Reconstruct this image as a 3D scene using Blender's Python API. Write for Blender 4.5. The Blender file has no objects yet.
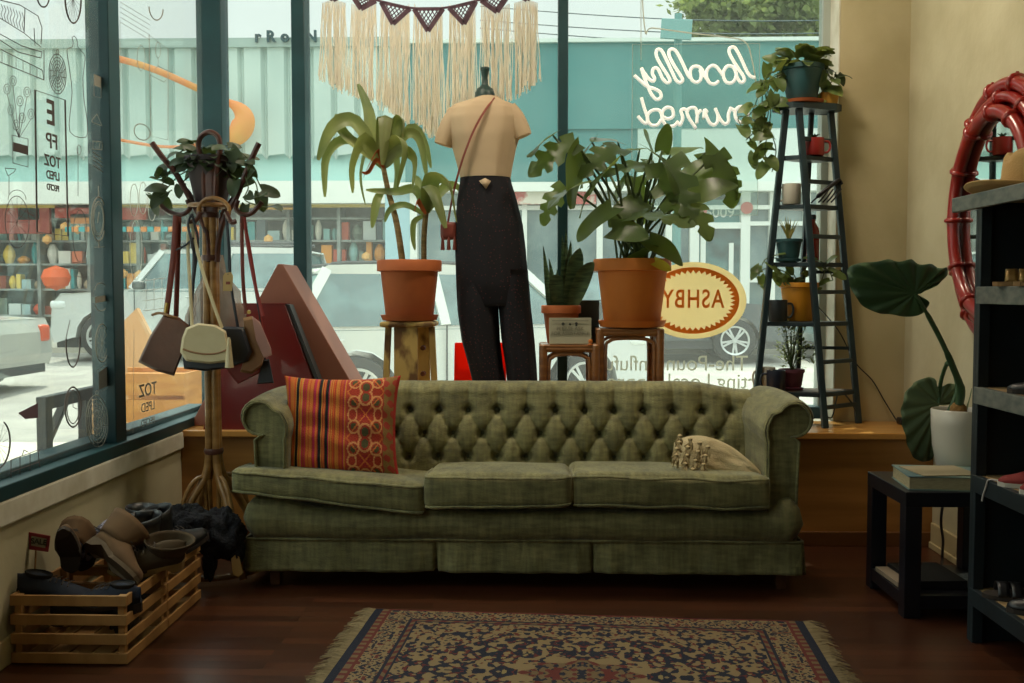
import bpy, math, random
from mathutils import Vector, Matrix, noise
from mathutils.geometry import tessellate_polygon
random.seed(7)
PI = math.pi
C = bpy.context.scene.collection
V = Vector
X, Y, Z = V((1,0,0)), V((0,1,0)), V((0,0,1))

# ---------------------------------------------------------------- camera
F = 995.6
CAM = V((0, 0, 1.2))
pitch = math.atan(49.5/F); yaw = math.atan(28/F)
cam_d = bpy.data.cameras.new('camera'); cam = bpy.data.objects.new('camera', cam_d); C.objects.link(cam)
cam.location = CAM
cam.rotation_euler = (PI/2 - pitch, 0, yaw)
cam_d.sensor_width = 36; cam_d.lens = F*36/1024
cam_d.clip_end = 300
bpy.context.scene.camera = cam
RM = cam.rotation_euler.to_matrix()
def ray(px, py):
    return RM @ V(((px-512)/F, -(py-341.5)/F, -1))
def W(px, py, y):                       # point of the place at depth y
    d = ray(px, py); return CAM + d*(y/d.y)
def onx(px, py, x):                     # point on a plane x = const
    d = ray(px, py); return CAM + d*(x/d.x)

# ---------------------------------------------------------------- materials
def lin(h):
    if isinstance(h, (tuple, list)): return (h[0], h[1], h[2], 1)
    h = h.lstrip('#'); o = []
    for i in (0, 2, 4):
        c = int(h[i:i+2], 16)/255
        o.append(c/12.92 if c <= .04045 else ((c+.055)/1.055)**2.4)
    return (*o, 1)
def M(name, col, rough=.6, metal=0, var=None, col2=None, vscale=8, stretch=(1,1,1), bump=0, bscale=60, sheen=0,
      transl=0, attr=None, island=0, spec=.5, coat=0, emit=0, alpha=1, contrast=None, tcol=None):
    m = bpy.data.materials.new(name); m.use_nodes = True
    nt = m.node_tree; nd = nt.nodes; lk = nt.links
    b = nd['Principled BSDF']; out = nd['Material Output']
    b.inputs['Base Color'].default_value = lin(col)
    b.inputs['Roughness'].default_value = rough
    b.inputs['Metallic'].default_value = metal
    b.inputs['Specular IOR Level'].default_value = spec
    if sheen: b.inputs['Sheen Weight'].default_value = sheen; b.inputs['Sheen Roughness'].default_value = .4
    if coat: b.inputs['Coat Weight'].default_value = coat
    if emit: b.inputs['Emission Color'].default_value = lin(col); b.inputs['Emission Strength'].default_value = emit
    if alpha < 1: b.inputs['Alpha'].default_value = alpha
    src = None
    tc = nd.new('ShaderNodeTexCoord'); mp = nd.new('ShaderNodeMapping'); mp.inputs['Scale'].default_value = stretch
    lk.new(tc.outputs['Object'], mp.inputs['Vector'])
    if attr:
        a = nd.new('ShaderNodeVertexColor'); a.layer_name = attr; src = a.outputs['Color']
    if col2:
        n = nd.new('ShaderNodeTexNoise'); n.inputs['Scale'].default_value = vscale; n.inputs['Detail'].default_value = 6
        lk.new(mp.outputs[0], n.inputs['Vector'])
        r = nd.new('ShaderNodeValToRGB'); lo, hi = contrast or (.38, .62)
        r.color_ramp.elements[0].position = lo; r.color_ramp.elements[1].position = hi
        r.color_ramp.elements[0].color = lin(col); r.color_ramp.elements[1].color = lin(col2)
        lk.new(n.outputs['Fac'], r.inputs[0]); src = r.outputs[0]
    if island:
        g = nd.new('ShaderNodeNewGeometry'); hs = nd.new('ShaderNodeHueSaturation')
        mr = nd.new('ShaderNodeMapRange'); mr.inputs['To Min'].default_value = 1-island; mr.inputs['To Max'].default_value = 1+island
        lk.new(g.outputs['Random Per Island'], mr.inputs[0]); lk.new(mr.outputs[0], hs.inputs['Value'])
        if src: lk.new(src, hs.inputs['Color'])
        else: hs.inputs['Color'].default_value = lin(col)
        src = hs.outputs[0]
    if src: lk.new(src, b.inputs['Base Color'])
    if bump:
        n2 = nd.new('ShaderNodeTexNoise'); n2.inputs['Scale'].default_value = bscale; n2.inputs['Detail'].default_value = 4
        lk.new(mp.outputs[0], n2.inputs['Vector'])
        bp = nd.new('ShaderNodeBump'); bp.inputs['Strength'].default_value = bump; bp.inputs['Distance'].default_value = .01
        lk.new(n2.outputs['Fac'], bp.inputs['Height']); lk.new(bp.outputs[0], b.inputs['Normal'])
    if transl:
        t = nd.new('ShaderNodeBsdfTranslucent'); mx = nd.new('ShaderNodeMixShader'); mx.inputs[0].default_value = transl
        if tcol: t.inputs['Color'].default_value = lin(tcol)
        elif src: lk.new(src, t.inputs['Color'])
        else: t.inputs['Color'].default_value = lin(col)
        lk.new(b.outputs[0], mx.inputs[1]); lk.new(t.outputs[0], mx.inputs[2]); lk.new(mx.outputs[0], out.inputs['Surface'])
    return m
def glass_mat(name, tint, veil, veilcol, gloss=1.0):
    m = bpy.data.materials.new(name); m.use_nodes = True
    nt = m.node_tree; nd = nt.nodes; lk = nt.links; nd.remove(nd['Principled BSDF']); out = nd['Material Output']
    tr = nd.new('ShaderNodeBsdfTransparent'); tr.inputs[0].default_value = lin(tint)
    gl = nd.new('ShaderNodeBsdfGlossy'); gl.inputs['Roughness'].default_value = .02
    fr = nd.new('ShaderNodeFresnel'); fr.inputs[0].default_value = 1.45
    mu = nd.new('ShaderNodeMath'); mu.operation = 'MULTIPLY'; mu.inputs[1].default_value = gloss
    m1 = nd.new('ShaderNodeMixShader'); lk.new(fr.outputs[0], mu.inputs[0]); lk.new(mu.outputs[0], m1.inputs[0])
    lk.new(tr.outputs[0], m1.inputs[1]); lk.new(gl.outputs[0], m1.inputs[2])
    tl = nd.new('ShaderNodeBsdfTranslucent'); tl.inputs[0].default_value = lin(veilcol)  # whitish translucent film stands in for the glare veil on the panes
    m2 = nd.new('ShaderNodeMixShader')
    tc = nd.new('ShaderNodeTexCoord'); n = nd.new('ShaderNodeTexNoise'); n.inputs['Scale'].default_value = 2.5; n.inputs['Detail'].default_value = 5
    mr = nd.new('ShaderNodeMapRange'); mr.inputs['To Min'].default_value = veil*.6; mr.inputs['To Max'].default_value = veil*1.4
    lk.new(tc.outputs['Object'], n.inputs['Vector']); lk.new(n.outputs['Fac'], mr.inputs[0]); lk.new(mr.outputs[0], m2.inputs[0])
    lk.new(m1.outputs[0], m2.inputs[1]); lk.new(tl.outputs[0], m2.inputs[2]); lk.new(m2.outputs[0], out.inputs['Surface'])
    return m

# ---------------------------------------------------------------- mesh builder
def frame_from(d, up=Z):
    d = d.normalized()
    if abs(d.dot(up)) > .98: up = X if abs(d.x) < .9 else Y
    s = d.cross(up).normalized(); n = s.cross(d).normalized()
    return s, n, d
def origin_of(p):
    o = V((0,0,0))
    while p is not None: o = o + p.location; p = p.parent
    return o
def props(o, label=None, cat=None, group=None, kind=None):
    if label: o['label'] = label
    if cat: o['category'] = cat
    if group: o['group'] = group
    if kind: o['kind'] = kind
    return o
def thing(name, label, cat, loc=(0,0,0), group=None):
    o = bpy.data.objects.new(name, None); C.objects.link(o); o.location = loc; o.empty_display_size = .05
    return props(o, label, cat, group)
def ss(a, b, x):
    t = min(1, max(0, (x-a)/(b-a))); return t*t*(3-2*t)
class MB:
    def __init__(s): s.v = []; s.f = []; s.m = []; s.c = []; s.mi = 0; s.col = None
    def add(s, vs, fs):
        k = len(s.v); s.v += [V(v) for v in vs]
        for f in fs: s.f.append([i+k for i in f]); s.m.append(s.mi); s.c.append(s.col)
        return s
    def box(s, c, size, rot=None):
        c = V(c); h = V(size)/2; vs = []
        for sx in (-1,1):
            for sy in (-1,1):
                for sz in (-1,1):
                    p = V((sx*h.x, sy*h.y, sz*h.z))
                    if rot: p = rot @ p
                    vs.append(c+p)
        return s.add(vs, [(0,1,3,2),(4,6,7,5),(0,4,5,1),(2,3,7,6),(0,2,6,4),(1,5,7,3)])
    def bb(s, a, b):                     # box from two corners
        a = V(a); b = V(b); return s.box((a+b)/2, [abs(b[i]-a[i]) for i in range(3)])
    def beam(s, p0, p1, w, h, up=Z):     # rectangular bar from p0 to p1
        p0 = V(p0); p1 = V(p1); sd, n, d = frame_from(p1-p0, up)
        vs = []
        for p in (p0, p1):
            for a, b in ((-1,-1),(1,-1),(1,1),(-1,1)): vs.append(p + sd*(a*w/2) + n*(b*h/2))
        return s.add(vs, [(3,2,1,0),(4,5,6,7),(0,1,5,4),(1,2,6,5),(2,3,7,6),(3,0,4,7)])
    def tube(s, pts, r, seg=8, closed=False, cap=True, flat=1.0, up=Z):
        pts = [V(p) for p in pts]; n = len(pts); rs = r if isinstance(r, (list, tuple)) else [r]*n
        vs = []; prev = None
        for i, p in enumerate(pts):
            if closed: d = pts[(i+1)%n]-pts[i-1]
            else: d = pts[min(i+1,n-1)]-pts[max(i-1,0)]
            if d.length < 1e-9: d = Z
            d = d.normalized()
            if prev is None: sd, nn, _ = frame_from(d, up)
            else:
                sd = prev - d*prev.dot(d)
                if sd.length < 1e-6: sd = frame_from(d, up)[0]
                sd.normalize(); nn = sd.cross(d).normalized()
            prev = sd
            for k in range(seg):
                a = 2*PI*k/seg; vs.append(p + (sd*math.cos(a) + nn*(math.sin(a)*flat))*rs[i])
        fs = []
        for i in range(n if closed else n-1):
            j = (i+1) % n
            for k in range(seg): fs.append((i*seg+k, i*seg+(k+1)%seg, j*seg+(k+1)%seg, j*seg+k))
        if cap and not closed: fs.append(list(range(seg))[::-1]); fs.append([(n-1)*seg+k for k in range(seg)])
        return s.add(vs, fs)
    def lathe(s, prof, c=(0,0,0), seg=24, mat=None, sx=1, sy=1, cap=True):   # prof: (r, z)
        c = V(c); vs = []
        for r, z in prof:
            for k in range(seg):
                a = 2*PI*k/seg; p = V((r*math.cos(a)*sx, r*math.sin(a)*sy, z))
                vs.append(c + (mat @ p if mat else p))
        fs = []
        for i in range(len(prof)-1):
            for k in range(seg): fs.append((i*seg+k, i*seg+(k+1)%seg, (i+1)*seg+(k+1)%seg, (i+1)*seg+k))
        if cap: fs.append(list(range(seg))[::-1]); fs.append([(len(prof)-1)*seg+k for k in range(seg)])
        return s.add(vs, fs)
    def prism(s, poly, off):             # 3-D polygon swept by an offset
        n = len(poly); off = V(off); vs = [V(p) for p in poly] + [V(p)+off for p in poly]
        if n > 4:
            tt = tessellate_polygon([[V(p) for p in poly]]); fs = [list(t) for t in tt] + [[n+i for i in t][::-1] for t in tt]
        else: fs = [list(range(n))[::-1], list(range(n, 2*n))]
        fs += [(i, (i+1)%n, n+(i+1)%n, n+i) for i in range(n)]
        return s.add(vs, fs)
    def grid(s, fn, nu, nv, closed_u=False, colfn=None):
        k = len(s.v)
        cu = nu if closed_u else nu+1
        for j in range(nv+1):
            for i in range(cu): s.v.append(V(fn(i/nu, j/nv)))
        for j in range(nv):
            for i in range(nu):
                s.f.append([k+j*cu+i, k+j*cu+(i+1)%cu, k+(j+1)*cu+(i+1)%cu, k+(j+1)*cu+i]); s.m.append(s.mi)
                s.c.append(colfn((i+.5)/nu, (j+.5)/nv) if colfn else s.col)
        return s
    def loft(s, rings, seg=24, cap=True):    # rings: lists of seg points
        vs = [p for r in rings for p in r]; fs = []
        for i in range(len(rings)-1):
            for k in range(seg): fs.append((i*seg+k, i*seg+(k+1)%seg, (i+1)*seg+(k+1)%seg, (i+1)*seg+k))
        if cap:
            for base, ring in ((0, rings[0]), ((len(rings)-1)*seg, rings[-1])):
                for t in tessellate_polygon([[V(p) for p in ring]]): fs.append([base+i for i in t])
        return s.add(vs, fs)
    def rbox(s, c, size, r=.03, n=10, rot=None, fn=None, colfn=None):   # rounded, deformable box
        c = V(c); h = V(size)/2; r = min(r, h.x, h.y, h.z)*.999; k0 = len(s.v); ids = {}
        def vid(p):
            key = (round(p[0]*n), round(p[1]*n), round(p[2]*n))
            if key in ids: return ids[key]
            q = V([math.copysign(1, t)*(1-(1-abs(t))**1.5) if abs(t) < 1 else t for t in p])
            P = V((q.x*h.x, q.y*h.y, q.z*h.z)); B = V([max(-(h[i]-r), min(h[i]-r, P[i])) for i in range(3)])
            d = P-B; P = B + d.normalized()*r if d.length > 1e-9 else P
            if fn: P = V(fn(P, q))
            if rot: P = rot @ P
            s.v.append(c+P); ids[key] = len(s.v)-1; return ids[key]
        for ax in range(3):
            for sg in (-1, 1):
                for i in range(n):
                    for j in range(n):
                        cs = []
                        for a, b in ((i,j),(i+1,j),(i+1,j+1),(i,j+1)):
                            p = [0,0,0]; p[ax] = sg; p[(ax+1)%3] = a*2/n-1; p[(ax+2)%3] = b*2/n-1; cs.append(vid(p))
                        if sg < 0: cs = cs[::-1]
                        s.f.append(cs); s.m.append(s.mi)
                        s.c.append(colfn(ax, sg, (i+.5)/n, (j+.5)/n) if colfn else s.col)
        return s
    def build(s, name, mats, parent=None, smooth=True, bevel=0, sub=0, angle=40, solid=0, kind=None, label=None, keep=False):
        if not isinstance(mats, (list, tuple)): mats = [mats]
        me = bpy.data.meshes.new(name)
        if parent is not None or keep: o0 = origin_of(parent)
        else:
            xs = [v.x for v in s.v]; ys = [v.y for v in s.v]; zs = [v.z for v in s.v]
            o0 = V(((min(xs)+max(xs))/2, (min(ys)+max(ys))/2, min(zs)))
        me.from_pydata([v-o0 for v in s.v], [], s.f)
        for m in mats: me.materials.append(m)
        me.polygons.foreach_set('material_index', s.m)
        if any(c is not None for c in s.c):
            ca = me.color_attributes.new('paint', 'FLOAT_COLOR', 'CORNER'); buf = []
            for p, c in zip(me.polygons, s.c):
                c = lin(c) if isinstance(c, str) else (c or (.5,.5,.5,1)); buf += list(c)*p.loop_total
            ca.data.foreach_set('color', buf)
        me.validate(); me.update()
        if smooth:
            me.polygons.foreach_set('use_smooth', [True]*len(me.polygons))
            if angle < 180: me.set_sharp_from_angle(angle=math.radians(angle))
        o = bpy.data.objects.new(name, me); C.objects.link(o); o.parent = parent
        if parent is None: o.location = o0
        if bevel:
            b = o.modifiers.new('b', 'BEVEL'); b.width = bevel; b.segments = 2; b.limit_method = 'ANGLE'; b.angle_limit = math.radians(35)
        if solid:
            b = o.modifiers.new('s', 'SOLIDIFY'); b.thickness = solid; b.offset = 0
        if sub:
            b = o.modifiers.new('u', 'SUBSURF'); b.levels = b.render_levels = sub
        if kind: o['kind'] = kind
        if label: o['label'] = label
        return o
def build_each(mb, name, mat, parent, **k):      # every loose piece becomes an object of its own
    par = list(range(len(mb.v)))
    def find(a):
        while par[a] != a: par[a] = par[par[a]]; a = par[a]
        return a
    for f in mb.f:
        r0 = find(f[0])
        for i in f[1:]: par[find(i)] = r0
    groups = {}
    for fi, f in enumerate(mb.f): groups.setdefault(find(f[0]), []).append(fi)
    out = []
    for fis in groups.values():
        m2 = MB(); ids = {}
        for fi in fis:
            ff = []
            for i in mb.f[fi]:
                if i not in ids: ids[i] = len(m2.v); m2.v.append(mb.v[i])
                ff.append(ids[i])
            m2.f.append(ff); m2.m.append(mb.m[fi]); m2.c.append(mb.c[fi])
        out.append(m2.build(name, mat, parent, **k))
    return out
def tag(o, label, cat, group=None, kind=None): return props(o, label, cat, group, kind)
def struct(name, mb, m, **k):
    o = mb.build(name, m, None, **k); o['kind'] = 'structure'; return o
def bez(pts, n=8):                       # smooth curve through points
    pts = [V(p) for p in pts]; out = []
    for i in range(len(pts)-1):
        p0 = pts[max(i-1,0)]; p1 = pts[i]; p2 = pts[i+1]; p3 = pts[min(i+2, len(pts)-1)]
        for k in range(n):
            t = k/n
            out.append(.5*((2*p1)+(p2-p0)*t+(2*p0-5*p1+4*p2-p3)*t*t+(3*p1-p0-3*p2+p3)*t**3))
    out.append(pts[-1]); return out
def rotx(a): return Matrix.Rotation(a, 3, 'X')
def roty(a): return Matrix.Rotation(a, 3, 'Y')
def rotz(a): return Matrix.Rotation(a, 3, 'Z')
def copy_thing(root, loc=None, rz=None, label=None):
    def cp(o, parent):
        c = o.copy(); C.objects.link(c); c.parent = parent
        for ch in list(o.children): cp(ch, c)
        return c
    r = cp(root, None)
    if loc is not None: r.location = loc
    if rz is not None: r.rotation_euler.z = rz
    if label: r['label'] = label
    return r
def text(name, body, m, parent, loc, size, rot, extrude=.001, align='CENTER', sx=1.0, offset=0.0, spacing=1.0, shear=0):
    cu = bpy.data.curves.new(name, 'FONT'); cu.body = body; cu.size = size; cu.extrude = extrude
    cu.align_x = align; cu.align_y = 'CENTER'; cu.offset = offset; cu.space_character = spacing; cu.shear = shear
    cu.materials.append(m)
    tmp = bpy.data.objects.new(name, cu); C.objects.link(tmp); bpy.context.view_layer.update()
    me = bpy.data.meshes.new_from_object(tmp.evaluated_get(bpy.context.evaluated_depsgraph_get())); bpy.data.objects.remove(tmp)
    if sx != 1: me.transform(Matrix.Diagonal((sx, 1, 1, 1)))
    o = bpy.data.objects.new(name, me); C.objects.link(o); o.parent = parent
    o.location = V(loc) - origin_of(parent); o.rotation_euler = rot
    return o

# leaves -------------------------------------------------------------
def wprof(shape, t):
    if shape == 'strap': return (math.sin(PI*min(1, t*.93+.04))**.55)*(1-.35*t)
    if shape == 'ovate': return math.sin(PI*(t*.96+.02)**.8)
    if shape == 'blade': return (1-t**2.2)*(.72+.28*math.sin(PI*t))+.01
    return 1.22*((1-t)**.62)*((t+.1)**.3) if t < 1 else 0.0          # heart
def leaf(mb, base, d, L, Wd, droop=1.0, roll=0, shape='ovate', n=8, fold=.25, up=Z, wave=.06, split=0, cup=0):
    base = V(base); sd, nn, d = frame_from(V(d), up)
    if roll:
        q = Matrix.Rotation(roll, 3, d); sd = q @ sd; nn = q @ nn
    pts = []; p = base.copy(); cur = d.copy(); cn = nn.copy(); ph = random.random()*6
    cols = (-1, -.62, -.22, 0, .22, .62, 1) if split else (-1, -.5, 0, .5, 1)
    vs = []
    for i in range(n+1):
        t = i/n
        w = Wd/2*wprof(shape, t)
        lobe = 1.0
        if split:
            fr = (t*split) % 1.0
            lobe = 1.0 if fr < .72 or t > .9 or t < .12 else .5
        for j in cols:
            jj = j if abs(j) < .5 else (j*lobe if abs(j) > .9 else j*min(1, lobe*1.35))
            sweep = cur*(abs(jj)*w*.35) if split else V((0,0,0))
            q = p + sd*(w*jj) + cn*(abs(jj)*w*fold - abs(jj)**2*w*cup) + cn*(wave*Wd*abs(j)*math.sin(ph+t*7+j*2)) + sweep
            if shape == 'heart' and t < .3: q = q - cur*(abs(j)*(.3-t)/.3*L*.16)
            vs.append(q)
        st = L/n; p = p + cur*st
        R = Matrix.Rotation(-droop/n, 3, sd); cur = R @ cur; cn = R @ cn
    k = len(cols); fs = []
    for i in range(n):
        for j in range(k-1): fs.append((i*k+j, i*k+j+1, (i+1)*k+j+1, (i+1)*k+j))
    mb.add(vs, fs); return p
# ================================================================ THE ROOM
XL, XR, YB = -1.72, 1.85, 5.1
GX, GY = -1.757, 5.28          # glass planes (left window, back window)
PZ, PY = .542, 4.68            # platform top and front
m_wall = M('plaster_cream', '#c2b99a', .85, col2='#b5ab8b', vscale=3, bump=.15, bscale=25)
m_wallb = M('plaster_cream_back', '#bdb08c', .85, col2='#b0a37e', vscale=2.5, bump=.15, bscale=25)
m_white = M('painted_white', '#e2dfd2', .6, col2='#c9c3b0', vscale=6)
m_teal = M('frame_teal_paint', '#0e353b', .45, col2='#143f45', vscale=5)
m_plat = M('varnished_ply', '#9a6a34', .35, col2='#b07c40', vscale=2.2, stretch=(.6,3,6), bump=.05, coat=.2)
m_base = M('baseboard_paint', '#b3a27a', .6)
m_ceil = M('ceiling_paint', '#b9b4a2', .9)

# wooden floor: narrow planks running across
mf = bpy.data.materials.new('floor_planks'); mf.use_nodes = True
nt = mf.node_tree; nd = nt.nodes; lk = nt.links; b = nd['Principled BSDF']
tc = nd.new('ShaderNodeTexCoord'); mp = nd.new('ShaderNodeMapping'); lk.new(tc.outputs['Object'], mp.inputs[0])
br = nd.new('ShaderNodeTexBrick'); br.inputs['Scale'].default_value = 1; br.inputs['Brick Width'].default_value = .95
br.inputs['Row Height'].default_value = .057; br.inputs['Mortar Size'].default_value = .0012; br.inputs['Bias'].default_value = 0
br.inputs['Color1'].default_value = lin('#55301d'); br.inputs['Color2'].default_value = lin('#3c2114'); br.inputs['Mortar'].default_value = lin('#1c0d06')
lk.new(mp.outputs[0], br.inputs['Vector'])
mp2 = nd.new('ShaderNodeMapping'); mp2.inputs['Scale'].default_value = (3, 60, 1); lk.new(tc.outputs['Object'], mp2.inputs[0])
nz = nd.new('ShaderNodeTexNoise'); nz.inputs['Scale'].default_value = 1.5; nz.inputs['Detail'].default_value = 6; lk.new(mp2.outputs[0], nz.inputs['Vector'])
mx = nd.new('ShaderNodeMixRGB'); mx.blend_type = 'MULTIPLY'; mx.inputs[0].default_value = .55
cr = nd.new('ShaderNodeValToRGB'); cr.color_ramp.elements[0].position = .3; cr.color_ramp.elements[0].color = (.45,.42,.4,1); cr.color_ramp.elements[1].position = .7
lk.new(nz.outputs['Fac'], cr.inputs[0]); lk.new(br.outputs['Color'], mx.inputs[1]); lk.new(cr.outputs[0], mx.inputs[2])
lk.new(mx.outputs[0], b.inputs['Base Color']); b.inputs['Roughness'].default_value = .31
bp = nd.new('ShaderNodeBump'); bp.inputs['Strength'].default_value = .5; bp.inputs['Distance'].default_value = .004
lk.new(br.outputs['Fac'], bp.inputs['Height']); bp.invert = True; lk.new(bp.outputs[0], b.inputs['Normal'])
m_floor = mf

struct('floor', MB().bb((XL-.2,-3.2,-.08), (XR+.2,5.4,0)), m_floor, smooth=False)
struct('ceiling', MB().bb((XL-.2,-3.2,3.3), (XR+.2,5.45,3.4)), m_ceil, smooth=False)
# left wall: low wall under the window, pier behind the viewer, head above the window
w = MB(); w.bb((XL-.15,-3.2,0), (XL,5.4,.47)); w.bb((XL-.15,-3.2,.47), (XL,-.2,3.3)); w.bb((XL-.15,-.2,3.1), (XL,5.4,3.3))
struct('wall_left', w, m_wall, smooth=False)
struct('wall_right', MB().bb((XR,-3.2,0), (XR+.15,5.25,3.3)), m_wall, smooth=False)
struct('wall_rear', MB().bb((XL,-3.35,0), (XR,-3.2,3.3)), m_wall, smooth=False)
w = MB(); w.bb((1.50,YB+.001,0), (XR+.15,5.34,3.3)); w.bb((XL-.1,YB+.05,3.1), (1.50,5.34,3.3)); w.bb((XL-.15,YB+.001,0), (1.50,5.34,.5))
struct('wall_back', w, m_wallb, smooth=False, bevel=.006)
struct('trim_1', MB().bb((XL-.14,-.2,.455), (XL+.022,PY,.535)), m_white, smooth=False, bevel=.006)   # cream sill board under the left window
struct('baseboard_right', MB().bb((XR-.016,-3.2,0), (XR,PY,.12)).bb((XR-.024,-3.2,0),(XR,PY,.03)), m_base, smooth=False, bevel=.004)
struct('baseboard_left', MB().bb((XL,-3.2,0), (XL+.014,PY,.09)), m_base, smooth=False, bevel=.004)
struct('trim_2', MB().bb((1.494,YB-.0,.54), (1.50,5.25,3.1)), m_white, smooth=False)                 # white reveal of the back window

# window display platform
p = thing('display_platform', 'raised wooden display platform running under the shop window behind the sofa', 'platform', (.08, PY+.2, 0))
MB().bb((XL,PY+.02,0), (XR-.001,YB-.002,PZ-.033)).build('front_panel', m_plat, p, smooth=False)
MB().bb((XL+.001,PY-.012,PZ-.032), (XR-.001,YB-.001,PZ)).build('top_board', M('varnished_top', '#b07a3a', .28, col2='#c8924c', vscale=2, stretch=(.6,5,1), coat=.3), p, smooth=False, bevel=.005)
MB().bb((XL,PY+.005,0), (XR,PY+.022,.07)).build('kickboard', M('kick_wood', '#6d4420', .5), p, smooth=False, bevel=.003)

struct('trim_3', MB().bb((XL+.001,YB,PZ-.04),(1.49,5.2,PZ)), m_white, smooth=False)
# windows
glass_l = glass_mat('window_glass_side', '#eef5f2', .022, '#e6ece6', .22)
glass = glass_mat('window_glass', '#eef5f2', .045, '#e6ece6', .3)
def window(n, rails, panes, glass):
    w0 = rails.build('window_%d' % n, m_teal, None, smooth=False, bevel=.004); w0['kind'] = 'structure'
    g = panes.build('window_pane', glass, w0, smooth=False); return w0
r = MB(); g = MB()
for a, b_ in ((3.975,4.078), (-.26,-.2), (1.95,2.05)): r.bb((-1.815,a,.53), (XL+.0,b_,3.12))
r.bb((-1.83,-.2,.536), (XL+.02,5.2,.585)); r.bb((-1.86,-.2,.585), (GX-.01,5.2,.61)); r.bb((-1.83,-.2,3.06), (XL,5.2,3.12))
for a, b_ in ((-.2,1.95),(2.05,3.975),(4.078,5.2)): g.bb((GX-.003,a,.585),(GX,b_,3.06))
window(1, r, g, glass_l)
r = MB(); g = MB()
r.bb((-1.79,5.2,.53), (-1.66,5.33,3.12))
def xb(px, y=5.27): return W(px, 200, y).x
m1 = (xb(296), xb(309)); m2 = (xb(557.5), xb(567.5))
for a, b_ in (m1, m2): r.bb((a,5.2,.53), (b_,5.33,3.12))
xr = 1.494
r.bb((-1.7,5.22,.53),(1.494,5.33,.60)); r.bb((-1.7,5.22,3.05),(1.494,5.33,3.12))
for a, b_ in ((-1.655,m1[0]),(m1[1],m2[0]),(m2[1],xr-.035)): g.bb((a,GY,.6),(b_,GY+.004,3.05))
w2 = window(2, r, g, glass)
m_pale = M('pale_frame_paint', '#a9b0a8', .5)
o_ = MB().bb((xr-.036,5.25,.53), (xr,5.33,3.12)).build('window_jamb_frame', m_pale, w2, smooth=False)

# ================================================================ SOFA
m_velvet = M('olive_velvet', '#64603a', .7, col2='#858055', vscale=5, stretch=(1,1,2.2), bump=.35, bscale=90, sheen=.3, contrast=(.3,.7))
# worn velvet: horizontal streaks over a blotched pile
nt = m_velvet.node_tree; nd = nt.nodes; lk = nt.links; b = nd['Principled BSDF']
tc = nd.new('ShaderNodeTexCoord'); mpv = nd.new('ShaderNodeMapping'); mpv.inputs['Scale'].default_value = (14, 9, 60); lk.new(tc.outputs['Object'], mpv.inputs[0])
n3 = nd.new('ShaderNodeTexNoise'); n3.inputs['Scale'].default_value = 1; n3.inputs['Detail'].default_value = 5; lk.new(mpv.outputs[0], n3.inputs['Vector'])
mpw = nd.new('ShaderNodeMapping'); mpw.inputs['Scale'].default_value = (60, 20, 8); lk.new(tc.outputs['Object'], mpw.inputs[0])
n4 = nd.new('ShaderNodeTexNoise'); n4.inputs['Scale'].default_value = 1; n4.inputs['Detail'].default_value = 3; lk.new(mpw.outputs[0], n4.inputs['Vector'])
ad = nd.new('ShaderNodeMath'); lk.new(n3.outputs['Fac'], ad.inputs[0]); lk.new(n4.outputs['Fac'], ad.inputs[1])
mr = nd.new('ShaderNodeMapRange'); mr.inputs['From Min'].default_value = .75; mr.inputs['From Max'].default_value = 1.25; mr.inputs['To Min'].default_value = .66; mr.inputs['To Max'].default_value = 1.30
lk.new(ad.outputs[0], mr.inputs[0]); hs = nd.new('ShaderNodeHueSaturation'); lk.new(mr.outputs[0], hs.inputs['Value'])
old = b.inputs['Base Color'].links[0].from_socket; lk.new(old, hs.inputs['Color']); lk.new(hs.outputs[0], b.inputs['Base Color'])
m_button = M('velvet_button', '#4c4d35', .8)
m_dkwood = M('dark_leg_wood', '#4a2c17', .4, col2='#5a3820', vscale=4, stretch=(1,1,6))

sofa = thing('sofa', 'long olive green velvet three-seat sofa with tufted back, rolled arms and pleated skirt', 'sofa', (-.06, 4.3, 0))
XA, XB_ = -1.02, .90            # inner faces of the arms
SF, SB = 3.97, 4.62
su, sv = .1305, .112
bx0 = (410-540)/223.0; bz = [W(500, y, 4.42).z for y in (411, 433, 457)]
def backtop(x):                 # height of the back along its length
    t = abs((x+.06)/.98); return .792 - .035*ss(.72, 1.0, t)**1.2
def tuft(x, z):
    u = (x-bx0)/su; v = (z-bz[1])/(bz[0]-bz[1])     # rows at v = 1, 0, -1
    if abs(x+.06) > .90: fade = max(0, 1-(abs(x+.06)-.90)/.06)
    else: fade = 1
    d = 9
    for k, off in ((1,0),(0,.5),(-1,0)):
        du = (u-off) - round(u-off); dz = (v-k)
        d = min(d, math.hypot(du*1.0, dz*.86))
    if v > 1 or v < -1:
        f = abs(math.sin(PI*u))
        if v > 1: h = (1-f**.4)*.75*max(0, 1-(v-1)/3.6) + .2*(1-f**.35)
        else: h = (1-f**.4)*.6
    else:
        p_ = u + v/2 - .5; q_ = u - v/2 + .5
        f = min(abs(math.sin(PI*p_)), abs(math.sin(PI*q_)))
        h = (1-f**.42)*.62
    h += 1.15*math.exp(-(d/.17)**2)
    return h*fade
def backf(u, v):
    x = XA-.04 + (XB_-XA+.08)*u
    zt = backtop(x)
    # v: 0 seat line (front) .. 0.8 top front .. roll over the top to the rear
    if v < .78:
        t = v/.78; z = .36 + (zt-.05-.36)*t
        y = 4.355 + .07*t + 0.04*tuft(x, z) - .018*math.sin(PI*t)
        return (x, y, z)
    t = (v-.78)/.22; a = PI*t
    dz = 0.04*tuft(x, zt-.05)*(1-t)
    r_ = .085
    return (x, 4.425+r_ - r_*math.cos(a) + dz, zt-.05 + .055*math.sin(a))
bk = MB(); bk.grid(backf, 300, 110)
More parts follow.
